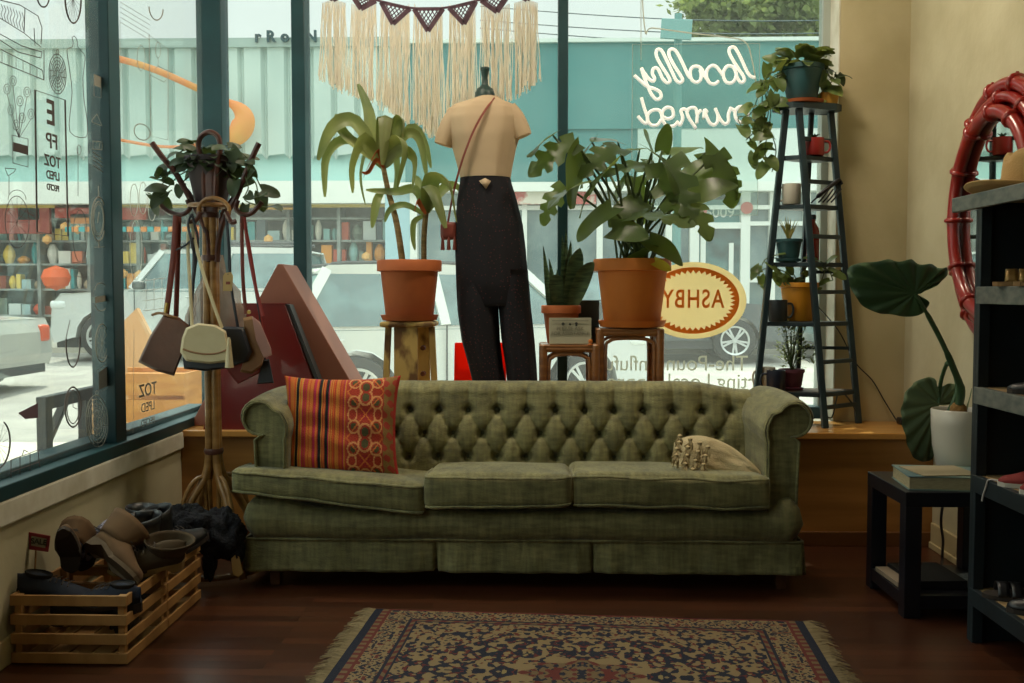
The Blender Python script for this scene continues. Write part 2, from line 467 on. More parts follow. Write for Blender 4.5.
bk.grid(lambda u, v: (XA-.04+(XB_-XA+.08)*u, 4.595, (backtop(XA-.04+(XB_-XA+.08)*u)-.05)*(1-v)+.1*v), 60, 4)
bo = bk.build('backrest', m_velvet, sofa, angle=180)
for k, off in ((0,0),(1,.5),(2,0)):
    for i in range(-1, 13):
        x = bx0 + (i+off)*su
        if x < XA+.03 or x > XB_-.12: continue
        z = bz[k]; y = 4.355 + .07*((z-.36)/(backtop(x)-.41)) + .04*1.55 - .018
        MB().lathe([(.0005,-.006),(.008,-.005),(.011,0),(.009,.004),(.0005,.006)], (x, y-.004, z), 10, rotx(PI/2)).build('button', m_button, sofa)
# arms: outline in (outward, up)
def armpoly():
    pts = [(0,.12),(0,.60)]
    for k in range(0, 6):        # inner curve up to the scroll
        a = k/5; pts.append((-.035*math.sin(a*PI)*.5 + .02*a, .60+.12*a))
    cx, cz, r_ = .118, .697, .074
    for k in range(0, 15):
        a = math.radians(150 - k*18); pts.append((cx+r_*math.cos(a), cz+r_*math.sin(a)))
    pts += [(.138,.60),(.132,.45),(.126,.12)]
    return pts
ap = armpoly()
for side, x0 in ((-1, XA-.0), (1, XB_)):
    mb = MB(); n = 22
    def ring(y, sc, dz):
        cx = sum(p[0] for p in ap)/len(ap); cz = sum(p[1] for p in ap)/len(ap)
        return [V((x0+side*(cx+(p[0]-cx)*sc), y, cz+(p[1]-cz)*sc+dz)) for p in ap]
    rings = [ring(SF+.012, .90, 0), ring(SF, .95, 0), ring(SF+.006, .985, 0), ring(SF+.03, 1, 0)]
    for k in range(1, 9): rings.append(ring(SF+.03+(SB-SF-.06)*k/8, 1, .012*math.sin(PI*k/8)*1))
    rings.append(ring(SB, .97, 0))
    if side > 0: rings = [r_[::-1] for r_ in rings]
    mb.loft(rings, len(ap)); mb.build('armrest', m_velvet, sofa, angle=60)
    cx = sum(p[0] for p in ap)/len(ap); cz = sum(p[1] for p in ap)/len(ap)
    pp = [(x0+side*(cx+(p[0]-cx)*.86), SF-.001, cz+(p[1]-cz)*.9) for p in ap]
    MB().tube(pp, .006, 6, closed=True).build('piping', m_velvet, sofa)
# base rail, skirt, legs
def rail_fn(P, q): return (P.x, P.y, P.z + .006*math.sin(P.x*9))
MB().rbox((-.073, 4.29, .262), (2.23, .64, .15), .045, 18, fn=rail_fn).build('seat_base', m_velvet, sofa, angle=180)
# front roll of the base, swelling up before the right arm
rl = MB()
def rollf(u, v):
    x = -1.205 + 2.26*u; a = 2*PI*v
    bulge = ss(.90, .98, x)*(1-ss(1.03, 1.075, x)) + .9*(1-ss(-1.12, -.85, x)); e = min(1, (u)*40, (1-u)*40)**.5
    rz = (.062 + .03*bulge)*e; ry = (.045+.01*bulge)*e
    return (x, 3.975 - ry*math.cos(a), .262 + .03*bulge + rz*math.sin(a) + .004*math.sin(x*11))
rl.grid(rollf, 120, 20); rl.build('front_rail', m_velvet, sofa, angle=180)
sk = MB()
def pleat(x):
    p_ = 0
    for c in (-.42, .215):
        d = x-c
        if abs(d) < .06: p_ = -.020*(1-abs(d)/.06)**.5 + (-.03 if abs(d) < .006 else 0)
    return p_
def skf(u, v):
    x = -1.192 + 2.242*u; z = .205-.135*v
    return (x, 3.968 - .012*v - pleat(x)*(.3+v) + .005*v*math.sin(x*23)+.003*v*math.sin(x*61), z)
sk.grid(skf, 260, 10)
for sx, s_ in ((-1.192,-1),(1.05,1)):
    sk.grid(lambda u, v: (sx + s_*.012*v+s_*.004*math.sin(u*17)*v, 3.965+.62*u, .205-.135*v), 30, 6)
sk.build('skirt', m_velvet, sofa, angle=180, solid=.008)
MB().tube([(-1.194+2.246*i/40, 3.958, .202+.001*math.sin(i)) for i in range(41)], .006, 6).build('skirt_welt', m_velvet, sofa)
for x, y in ((-1.085,4.02),(.975,4.02),(-1.085,4.55),(.975,4.55)):
    MB().lathe([(.026,0),(.03,.02),(.034,.19)], (x,y,0), 4, rotz(PI/4)).build('leg', m_dkwood, sofa, smooth=False, bevel=.003)

# seat cushions (T shaped, in front of the arms)
def seat_cushion(x0, x1, zt0, zt1, zb0, zb1, yf, tx0=0, tx1=0, tilt=0):
    w_ = x1-x0; cx = (x0+x1)/2; h_ = .13
    def fn(P, q):
        u = (P.x/w_+.5); back = (P.y+.24)/.48
        zt = zt0+(zt1-zt0)*u; zb = zb0+(zb1-zb0)*u
        t = (P.z/h_+.5)
        z = zb+(zt-zb)*t
        crown = .018*(1-q.x*q.x)*(1-q.y*q.y) if q.z > 0 else 0
        x = P.x
        if back > .25:                          # narrow part between the arms
            s_ = ss(.25, .42, back)
            if x < 0: x = x*(1 - s_*tx0/(w_/2))
            else: x = x*(1 - s_*tx1/(w_/2))
        bulge = .012*math.cos(q.z*PI/2)*(1-abs(q.x)**4)
        return (x, P.y - (bulge if q.y < -.5 else 0), z - .035*max(0, back)*(1 if q.z > 0 else .3) + crown + .003*noise.noise(V((P.x*9+cx*7, P.y*9, 1))))
    mb = MB(); mb.rbox((cx, yf+.24, 0), (w_, .48, h_), .035, 22, fn=fn)
    o = mb.build('seat_cushion', m_velvet, sofa, angle=180)
    for zz, rr in ((1, .97), (-1, .97)):
        pts = []
        for i in range(33):
            a = i/32; xx = -w_/2+.012 + (w_-.024)*a
            e = min(a, 1-a); yy = -.24 + .012*(1 - min(1, e*18)); 
            u = a; z = (zt0+(zt1-zt0)*u - .016) if zz > 0 else (zb0+(zb1-zb0)*u + .016)
            pts.append((cx+xx, yf+.24+yy-.006-.004*math.cos((a-.5)*3), z + .006*noise.noise(V((a*5+cx*9, 3, 2)))*1.5))
        pts = [(pts[0][0], pts[0][1]+.25, pts[0][2]-.01)] + [(pts[0][0]-.004, pts[0][1]+.1, pts[0][2])] + pts + [(pts[-1][0]+.004, pts[-1][1]+.1, pts[-1][2])] 
        MB().tube(pts, .0055, 6).build('piping', m_velvet, o)
seat_cushion(-1.235, -.455, .502, .440, .395, .305, 3.90, tx0=.20)
seat_cushion(-.462, .132, .485, .482, .335, .345, 3.885)
seat_cushion(.124, .912, .490, .475, .345, .335, 3.90, tx1=.02)

# ================================================================ CUSHIONS
def kilim(u, v):
    # u 0..1 left to right, v 0..1 bottom to top
    R = random.Random(int(u*130)); s_ = R.random()
    stripes = ['#c04a1c', '#cf5a1f', '#b03320', '#c9702a', '#b8244a', '#a83a1a', '#c8862f']
    if u < .56:
        c = stripes[int(s_*len(stripes))]
        if abs(u-.135) < .011 or abs(u-.335) < .011 or abs(u-.395) < .011: c = '#14100f'
        return lin(c)
    if u < .875:
        x = ((u-.565)/.31)*2-1; y = ((v*2.25+.15) % 1)*2-1
        ax, ay = abs(x), abs(y)
        d = abs(math.hypot(ax-.62, (ay-.52)*1.1)-.30); d2 = abs(math.hypot(ax-.0, ay-.75)-.34); d3 = abs(max(ax,ay)-.30); d4 = abs(math.hypot(ax-.70, ay-.05)-.22)
        if d < .045 or d2 < .05 or d4 < .045: return lin('#d9935a')
        if abs(ax-ay) < .05: return lin('#cf6a2c')
        if math.hypot(ax-.62, ay-.52) < .16 or math.hypot(ax, ay-.75) < .2: return lin('#4f4a26')
        if max(ax, ay) < .24: return lin('#a01f24')
        if ax > .93: return lin('#b03a2a')
        return lin('#a02818' if (int(u*170)+int(v*170)) % 2 else '#b23a1c')
    c = '#8f6a35' if (math.sin(u*70+v*20)+math.sin(v*60)) > -.3 else '#a83a28'
    return lin(c if u < .975 else '#b0281f')
def pillow(mb, c, w_, h_, t_, rot, colfn=None, n=60, sag=0):
    c = V(c)
    for sgn in (-1, 1):
        def fn(u, v):
            a = u*2-1; b_ = v*2-1
            puff = (max(0, 1-a**4)*max(0, 1-b_**4))**.6
            k = 1 - .085*(1-abs(b_)**2.5)*abs(a)**4
            k2 = 1 - .085*(1-abs(a)**2.5)*abs(b_)**4
            wr = .006*noise.noise(V((a*3, b_*3, sgn*4))) + .004*math.sin(b_*14+a*4)*puff
            P = V((a*w_/2*k, sgn*(t_/2*puff + wr*puff), b_*h_/2*k2 - sag*(1-a*a)*(b_*.5+.5)))
            return c + rot @ P
        k0 = len(mb.f); mb.grid(fn, n, n, colfn=(colfn if colfn else None))
        if sgn > 0: mb.f[k0:] = [f[::-1] for f in mb.f[k0:]]
m_kilim = M('kilim_cloth', '#a03a20', .85, attr='paint', bump=.4, bscale=220)
mb = MB(); pillow(mb, (W(341.5, 426.5, 4.11)), .49, .43, .15, rotz(.05) @ rotx(-.22) @ roty(-.0), kilim, 120)
rc = mb.build('throw_pillow', m_kilim, None, angle=180)
tag(rc, 'red and orange striped embroidered throw pillow at the left end of the sofa', 'pillow')
m_cream = M('cream_weave', '#b9a67e', .9, col2='#cdbb94', vscale=4, stretch=(1,1,1), bump=.5, bscale=160)
cp = thing('tasselled_pillow', 'small cream woven pillow with knotted tassels at the right end of the sofa', 'pillow', W(718, 480, 4.12))
c0 = W(719, 459, 4.13)
mb = MB(); rp_ = rotz(-.12) @ rotx(-.45)
for sgn in (-1, 1):
    def fn(u, v):
        a = u*2-1; b_ = v*2-1; t = (a+1)/2
        top = .185*(1-.97*t**2.6)*(1-.22*(1-t)**6) + .012
        puff = (max(0, 1-a**6)*max(0, 1-b_**4))**.6
        wr = .007*noise.noise(V((a*3, b_*3, sgn*4)))+.004*math.sin(a*9+b_*6)
        return c0 + rp_ @ V((a*.185 - .012*(1-v)*(a<0), sgn*(.085*puff*(1-.3*t)+wr*puff), -.10 + v*top*1.06))
    k0 = len(mb.f); mb.grid(fn, 44, 40)
    if sgn > 0: mb.f[k0:] = [f[::-1] for f in mb.f[k0:]]
mb.build('pillow_cover', m_cream, cp, angle=180)
m_tassel = M('tassel_yarn', '#b39f78', .95, island=.22)
ta = MB(); tk = MB(); R = random.Random(4)
for row, (x0_, y0_, x1_, y1_) in enumerate(((680,436,676,460),(689,439,684,470),(699,443,692,476),(707,447,702,480))):
    for j in range(4):
        t = j/3; b0 = W(x0_+(x1_-x0_)*t, y0_+(y1_-y0_)*t*.8, 4.05-.045*t-.004*row) + V((R.uniform(-.004,.004),-.01,0))
        tk.lathe([(.001,-.010),(.009,-.005),(.010,.004),(.001,.010)], b0, 8)
        for k in range(9):
            e = V((R.uniform(-.022,.010), R.uniform(-.016,.004), -R.uniform(.028,.05)))
            ta.tube(bez([b0, b0+e*.5+V((R.uniform(-.008,.008),-.006,0)), b0+e], 3), [.0032]*7, 4)
build_each(tk, 'knot', m_tassel, cp); ta.build('tassels', m_tassel, cp, kind='stuff')

# ================================================================ RUG
def rugcol(u, v):
    # u,v 0..1 ; mirrored persian layout
    L_, H_ = 1.62, 1.15
    x = abs(u-.5)*L_; y = abs(v-.5)*H_; X_ = L_/2; Y_ = H_/2
    nv, cr_, rd, be, gd = '#12172a', '#85714f', '#5f221a', '#6d593d', '#8a784c'
    n1 = noise.noise(V((x*42, y*42, 1.3))); n2 = noise.noise(V((x*72, y*72, 7.7))); n3_ = noise.noise(V((x*30, y*30, 4.1)))
    dx, dy = X_-x, Y_-y
    if dx < .03: return lin(nv)
    if dx < .055: return lin(be if math.sin(y*160) > 0 else rd)
    d = min(dx-.055, dy)
    if d < .012: return lin(rd)
    if d < .10:
        if n2 > .22: return lin(rd if n1 > 0 else nv)
        if n2 < -.26: return lin(nv)
        return lin(cr_)
    if d < .112: return lin(nv)
    if d < .127: return lin(be if math.sin((x+y)*120) > 0 else rd)
    if d < .135: return lin(nv)
    # field and medallion
    r_ = math.hypot(x/.62, y/.36); an = math.atan2(y/.36, x/.62+1e-6)
    rr = r_ + .08*math.cos(an*8)
    if r_ < .30 + .03*math.cos(an*8):
        if n1 > .15: return lin(rd)
        if n2 < -.2: return lin(nv)
        return lin(be)
    if rr < .36: return lin(cr_)
    if rr < 1.0:
        if n1 > .17: return lin(cr_)
        if n2 > .25: return lin(rd)
        if n3_ < -.30: return lin(gd)
        return lin(nv)
    if n1 > .2: return lin(nv)
    if n2 > .22: return lin(rd if n3_ > 0 else nv)
    return lin(cr_)
rug = thing('rug', 'worn persian style rug with navy, cream and red floral pattern on the wood floor', 'rug', (.16, 3.15, 0))
mrug = M('rug_pile', '#6d5a40', .95, attr='paint', bump=.6, bscale=300)
A, Bc, = W(376, 611, 3.67), W(803, 620, 3.57)
A.z = Bc.z = 0
ux = (Bc-A).normalized(); uy = V((-ux.y, ux.x, 0)); RL = (Bc-A).length; RW = 1.15
def rp(u, v, z): 
    sh = V((-.0,0,0))*(1-v)
    p_ = A - uy*(RW*(1-v)) + ux*(RL*u) + sh
    return V((p_.x, p_.y, z))
mb = MB(); mb.grid(lambda u, v: rp(u, v, .012+.002*noise.noise(V((u*6, v*6, 0)))), 420, 300, colfn=rugcol)
for a, b_ in (((0,0),(1,0)),((1,0),(1,1)),((1,1),(0,1)),((0,1),(0,0))):
    mb.col = lin('#161c33'); mb.add([rp(*a,0), rp(*b_,0), rp(*b_,.012), rp(*a,.012)], [(0,1,2,3)])
mb.build('rug_field', mrug, rug, angle=180)
fr = MB()
for side in (0, 1):
    for i in range(260):
        v = i/259; b0 = rp(side, v, .010); o_ = ux*(1 if side else -1)
        L_ = random.uniform(.035,.075); k = noise.noise(V((v*14, side, 0)))*.03
        fr.tube([b0, b0+o_*L_*.5+uy*(k*.5+random.uniform(-.006,.006))+V((0,0,.004)), b0+o_*L_+uy*(k+random.uniform(-.015,.015))+V((0,0,-.005))], [.0022,.002,.0012], 4)
fr.build('fringe', M('fringe_yarn', '#877657', .95, island=.2), rug, kind='stuff')
# ================================================================ OUTSIDE
def gz(y): return -.2 + (y-6)*.03           # the street climbs gently away from the shop
m_walk = M('pavement', '#c9c4b6', .9, col2='#b5b0a2', vscale=1.5)
m_road = M('asphalt', '#8e8c86', .95, col2='#9d9b93', vscale=2)
s = MB(); s.add([(-60,5.34,gz(5.34)),(60,5.34,gz(5.34)),(60,8.6,gz(8.6)),(-60,8.6,gz(8.6))], [(0,1,2,3)])
s.add([(-60,-14,-.2),(-1.88,-14,-.2),(-1.88,5.34,gz(5.34)),(-60,5.34,gz(5.34))], [(0,1,2,3)])
struct('sidewalk', s, m_walk, smooth=False)
s = MB(); s.add([(-60,8.6,gz(8.6)-.04),(60,8.6,gz(8.6)-.04),(60,17.6,gz(17.6)-.04),(-60,17.6,gz(17.6)-.04)], [(0,1,2,3)])
struct('street', s, m_road, smooth=False)
s = MB(); s.add([(-60,17.6,gz(17.6)+.06),(60,17.6,gz(17.6)+.06),(60,24,gz(24)+.06),(-60,24,gz(24)+.06)], [(0,1,2,3)])
s.add([(-60,17.6,gz(17.6)-.1),(60,17.6,gz(17.6)-.1),(60,17.6,gz(17.6)+.06),(-60,17.6,gz(17.6)+.06)], [(0,1,2,3)])
struct('sidewalk_far', s, m_walk, smooth=False)
# unseen canopy added over the shop front and left window to block the sun
struct('added_sun_canopy', MB().bb((-2.9,5.36,3.28),(3.4,5.98,3.4)).bb((-2.25,-3.2,3.28),(-1.9,5.36,3.4)), m_teal, smooth=False)

FY = 20.0
def fx(px): return (px-540)*FY/F
def fz(py): return 1.2 - (py-291.5)*FY/F
m_corr = M('corrugated_metal', '#b9c9c2', .5, col2='#a7bab4', vscale=.4)
m_corr_t = M('corrugated_rim', '#93a59f', .5)
m_fasc = M('teal_fascia', '#417878', .6, col2='#4b8583', vscale=.5)
m_fascl = M('pale_teal_fascia', '#a5cfca', .6)
m_wband = M('white_fascia', '#dfe3dc', .6)
m_lpan = M('pale_panel', '#cdd8d2', .6)
m_sglass = M('shop_glass', '#5d7478', .15, col2='#8a9c9b', vscale=.9, spec=.6)
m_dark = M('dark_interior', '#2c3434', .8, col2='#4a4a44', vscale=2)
bl = thing('shop_building', 'long low shop building across the street with corrugated and teal fascia', 'building', (0, FY, gz(FY)))
# corrugated panel (trapezoid ribs)
c_ = MB(); xa, xb_ = fx(-520), fx(406); zt, zb0, zb1 = fz(50), fz(160), fz(149)
n = int((xb_-xa)/.46)
prof = []
for i in range(n):
    x0 = xa + (xb_-xa)*i/n; w_ = (xb_-xa)/n
    prof += [(x0, 0), (x0+w_*.12, -.10), (x0+w_*.82, -.10), (x0+w_*.94, 0)]
prof.append((xb_, 0))
def zz(x): t = ((x-xa)/((xb_-xa)/n)) % 1; return zb0 + (.32*(1-abs(2*t-1)))
for (x0, y0), (x1, y1) in zip(prof, prof[1:]):
    c_.add([(x0,FY+y0,zz(x0)),(x1,FY+y1,zz(x1)),(x1,FY+y1,zt),(x0,FY+y0,zt)], [(0,1,2,3)])
c_.build('corrugated_panel', m_corr, bl, smooth=False)
MB().bb((xa,FY-.16,fz(50)),(xb_,FY+.3,fz(41))).build('roof_rim', m_corr_t, bl, smooth=False)
MB().bb((xa,FY+.05,fz(182)),(xb_,FY+.3,fz(140))).build('lower_fascia', m_fascl, bl, smooth=False)
MB().bb((xa,FY-.1,fz(203)),(fx(388),FY+.3,fz(181))).build('white_band', m_wband, bl, smooth=False)
MB().bb((xb_,FY-.04,fz(183)),(fx(560),FY+.3,fz(44))).bb((fx(560),FY-.07,fz(131)),(fx(900),FY+.3,fz(44))).bb((fx(560),FY-.02,fz(183)),(fx(636),FY+.3,fz(131))).build('teal_fascia', m_fasc, bl, smooth=False)
MB().bb((xb_-.1,FY-.14,fz(47)),(fx(900),FY+.32,fz(43.5))).build('roof_edge', m_lpan, bl, smooth=False)
MB().bb((fx(636),FY-.06,fz(190)),(fx(900),FY+.3,fz(131))).build('pale_panel', m_lpan, bl, smooth=False)
MB().bb((fx(388),FY-.3,fz(193)),(fx(900),FY+.3,fz(184))).build('white_band', m_wband, bl, smooth=False)
MB().bb((fx(386),FY-.12,gz(FY)),(fx(411),FY+.2,fz(184))).build('pillar', M('pale_blue_paint', '#9fc3cc', .6), bl, smooth=False)
MB().bb((fx(411),FY-.16,gz(FY)),(fx(418),FY+.2,fz(184))).build('pillar', m_wband, bl, smooth=False)
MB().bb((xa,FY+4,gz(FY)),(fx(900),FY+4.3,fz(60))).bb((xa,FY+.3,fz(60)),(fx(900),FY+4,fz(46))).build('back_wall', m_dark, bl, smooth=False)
# shop front right part: mullions, rails, glazing, door
fr = MB()
for a, b_ in ((522,527),(596,602),(637,643),(664,676),(688,697),(738,747),(766,772),(800,806),(850,856)): fr.bb((fx(a),FY-.08,gz(FY)),(fx(b_),FY+.08,fz(192)))
for a, b_, y0, y1 in ((418,900,206,210),(688,745,223,229),(747,900,222,226),(418,596,288,293),(747,900,278,282)): fr.bb((fx(a),FY-.07,fz(y1)),(fx(b_),FY+.07,fz(y0)))
fr.bb((fx(418),FY-.1,gz(FY)),(fx(688),FY+.1,gz(FY)+.45)); fr.bb((fx(747),FY-.1,gz(FY)),(fx(900),FY+.1,gz(FY)+.5))
fr.build('shopfront_frame', m_wband, bl, smooth=False)
MB().bb((fx(418),FY+.1,gz(FY)),(fx(688),FY+.13,fz(192))).bb((fx(745),FY+.1,gz(FY)),(fx(900),FY+.13,fz(192))).build('shop_glass', m_sglass, bl, smooth=False)
MB().bb((fx(697),FY+.08,fz(223)),(fx(738),FY+.12,fz(200))).build('door_transom', m_fasc, bl, smooth=False)
text('street_number', '6009', m_wband, bl, (fx(718), FY+.05, fz(213)), .30, (PI/2,0,0), .005)
d_ = MB().bb((fx(697),FY+.02,gz(FY)),(fx(738),FY+.1,fz(229))).build('door', M('teal_door_glass', '#5f8a88', .25, col2='#39484a', vscale=1.2), bl, smooth=False)
MB().bb((fx(699),FY-.02,gz(FY)+.1),(fx(704),FY+.02,fz(232))).bb((fx(727),FY-.02,fz(300)),(fx(731.5),FY+.02,fz(243))).build('notice', m_wband, d_, smooth=False)
m_reds = M('red_sign', '#b8433c', .5)
for r_, px_, py_ in ((.13,697.5,212),(.12,743,209)): MB().lathe([(r_,0),(r_,.03)], (fx(px_),FY-.1,fz(py_)), 24, rotx(PI/2)).build('red_disc', m_reds, bl, smooth=False)
MB().bb((fx(500),FY-.2,fz(205)),(fx(595),FY-.1,fz(193))).build('red_signboard', M('red_board', '#b0433a', .6, col2='#cfc8b8', vscale=1.2, contrast=(.52,.56)), bl, smooth=False)
# roof letters
for ch, px in (('r',262), ('R',275), ('o',289), ('I',297), ('N',315)):
    text('roof_letter', ch, m_teal, bl, (fx(px), FY-.2, fz(41)), .30, (PI/2,0,0), .03, offset=.01)
# orange swoosh sign on the corrugated front
sw = MB()
m_or = M('orange_sign', '#d8632f', .5, col2='#c9973f', vscale=.6)
pp = bez([W(92,52,19.7),W(150,68,19.6),W(205,92,19.5),W(238,108,19.5),W(243,125,19.5),W(226,140,19.5),W(170,147,19.6),W(120,140,19.6)], 8)
rr = [.065 if i/(len(pp)-1) < .38 else (.065+.17*math.sin(PI*min(1,(i/(len(pp)-1)-.38)/.42)) if i/(len(pp)-1) < .8 else .03) for i in range(len(pp))]
sw.tube(pp, rr, 8, flat=.4, up=Y); sign = sw.build('orbit_sign', m_or, None)
tag(sign, 'big orange curved swoosh sign mounted on the corrugated shop front', 'sign')
# shop display seen through the left windows
g = thing('shop_display', 'colourful cluttered shop window display beneath the corrugated front', 'shop display', (fx(150), FY+.6, gz(FY)))
sh = MB()
for y_ in (215, 238, 262, 288, 315): sh.bb((xa,FY+.5,fz(y_)-.04),(fx(386),FY+1.1,fz(y_)))
sh.bb((xa,FY+1.1,gz(FY)),(fx(386),FY+1.15,fz(200)))
for px in range(-500, 386, 52): sh.bb((fx(px),FY+.45,gz(FY)),(fx(px)+.07,FY+1.1,fz(203)))
sh.build('shelving', M('display_shelving', '#99a39f', .7, col2='#6c726e', vscale=2), g, smooth=False)
pal = ['#c8d0cc','#9db7b8','#3f9a9d','#c8553a','#d98f33','#e0c25a','#e4e2d8','#6b7a6e','#8f4634','#d9d3c4','#4a5c63','#b7a58a','#86b3b0','#d96a3a']
gd = MB(); R = random.Random(3)
for y_ in (238, 262, 288, 315, 338):
    x = xa
    while x < fx(384):
        w_ = R.uniform(.07,.3); h_ = R.uniform(.15,.46); gd.col = lin(R.choice(pal)); z0 = fz(y_)
        k = R.random()
        if k < .6: gd.box((x+w_/2,FY+.7,z0+h_/2),(w_*.9,.2,h_))
        else: gd.lathe([(w_*.25,0),(w_*.45,h_*.4),(w_*.4,h_*.7),(w_*.15,h_)], (x+w_/2,FY+.7,z0), 10)
        x += w_*.95 + R.uniform(0,.05)
gd.build('shop_goods', M('goods_paint', '#888888', .6, attr='paint'), g, kind='stuff', smooth=False)
bn = MB()
for a, b_, y0, y1, c in ((-60,40,206,232,'#8e3a30'),(46,92,203,216,'#a23c2c'),(62,88,212,222,'#c47a35'),(-200,-70,200,225,'#8e3a30'),(98,140,205,218,'#a5402e'),(8,30,206,218,'#5aa6ab'),(250,300,204,208,'#c9973f'),(-100,384,203,206,'#b9a14e'),(52,78,176,196,'#2e9ba0'),(76,96,172,196,'#e3ad3c'),(206,222,330,332,'#aa3333')):
    bn.col = lin(c); bn.bb((fx(a),FY+.2,fz(y1)),(fx(b_),FY+.3,fz(y0)))
for i in range(22): bn.col = lin(['#3aa0a4','#d98a45'][i%2]); bn.bb((fx(62+i*7),FY-.05,fz(231)),(fx(68+i*7),FY-.03,fz(226)))
build_each(bn, 'banner', M('banner_paint', '#888888', .7, attr='paint'), g, smooth=False)
lt = MB()
for i in range(14): lt.lathe([(.001,-.10),(.09,-.04),(.09,.04),(.001,.10)], (fx(R.uniform(0,380)),FY+.1,fz(R.uniform(225,300))), 8)
build_each(lt, 'small_lantern', M('lantern', '#d9a560', .5), g)
ol = MB(); ol.lathe([(.01,-.26),(.22,-.16),(.28,0),(.22,.16),(.01,.24)], (fx(58),FY-.3,fz(277)), 14)
tag(ol.build('orange_lantern', M('orange_paper', '#e2602c', .7), None), 'round orange paper lantern hanging in the shop front across the street', 'lantern')

# pole with square sign, wires
p = thing('utility_pole', 'thin teal street pole carrying a square sign over the roofs', 'pole', (W(676,300,18.6).x, 18.6, gz(18.6)))
x = W(676,300,18.6).x
MB().tube([(x,18.6,gz(18.6)),(x,18.6,W(676,14,18.6).z)], [.09,.07], 10).build('post', M('pole_paint', '#5d8f8c', .5), p)
q = W(676,30,18.5); MB().box((q.x,18.45,q.z),(.56,.06,.36), roty(.06)).build('sign_panel', M('sign_back', '#6f9c9a', .6), p, smooth=False, bevel=.01)
wr = MB()
for y0, y1 in ((20,24),(28,36),(6,12)):
    a = W(480,y0,26); b_ = W(1000,y1,26)
    wr.tube([a+(b_-a)*(i/20)+V((0,0,-.3*math.sin(PI*i/20))) for i in range(21)], .015, 4)
wr_ = wr.build('overhead_wire', m_teal, None); tag(wr_, 'thin overhead wires strung above the roofs across the street', 'wire')

# trees behind the roofs
m_leafb = M('tree_leaves', '#6f7d4a', .8, island=.35, transl=.35, tcol='#8d9a50')
m_bark = M('bark', '#5a4a3a', .9)
def tree(x, y, zc, rx, rz, label, seed):
    R = random.Random(seed); t = thing('street_tree', label, 'tree', (x, y, gz(20)), 'trees above the roof across the street')
    MB().tube([(x,y,gz(20)),(x+.1,y,zc-rz*.4),(x,y,zc)], [.25,.18,.06], 8).build('trunk', m_bark, t)
    mb = MB(); cl = [(R.gauss(0,.5), R.gauss(0,.5), R.gauss(0,.45)) for _ in range(26)]
    for i in range(7000):
        c = R.choice(cl); a, b_, d = c[0]+R.gauss(0,.17), c[1]+R.gauss(0,.17), c[2]+R.gauss(0,.15)
        o = V((x+a*rx, y+b_*rx, zc+d*rz)); s1 = V((R.gauss(0,1),R.gauss(0,1),R.gauss(0,1))).normalized()*R.uniform(.08,.17); s2 = s1.cross(V((R.gauss(0,1),R.gauss(0,1),R.gauss(0,1))).normalized())*.7
        mb.add([o-s1, o+s2, o+s1, o-s2], [(0,1,2,3)])
    mb.build('crown', m_leafb, t, kind='stuff')
q = W(735, 15, 30); tree(q.x, 30, q.z, 1.9, 1.5, 'loose pale green tree above the roof, the one beside the street pole', 4)
q = W(805, 5, 31); tree(q.x, 31, q.z, 1.8, 1.9, 'tall pale green tree above the roof, the one nearest the ladder', 9)

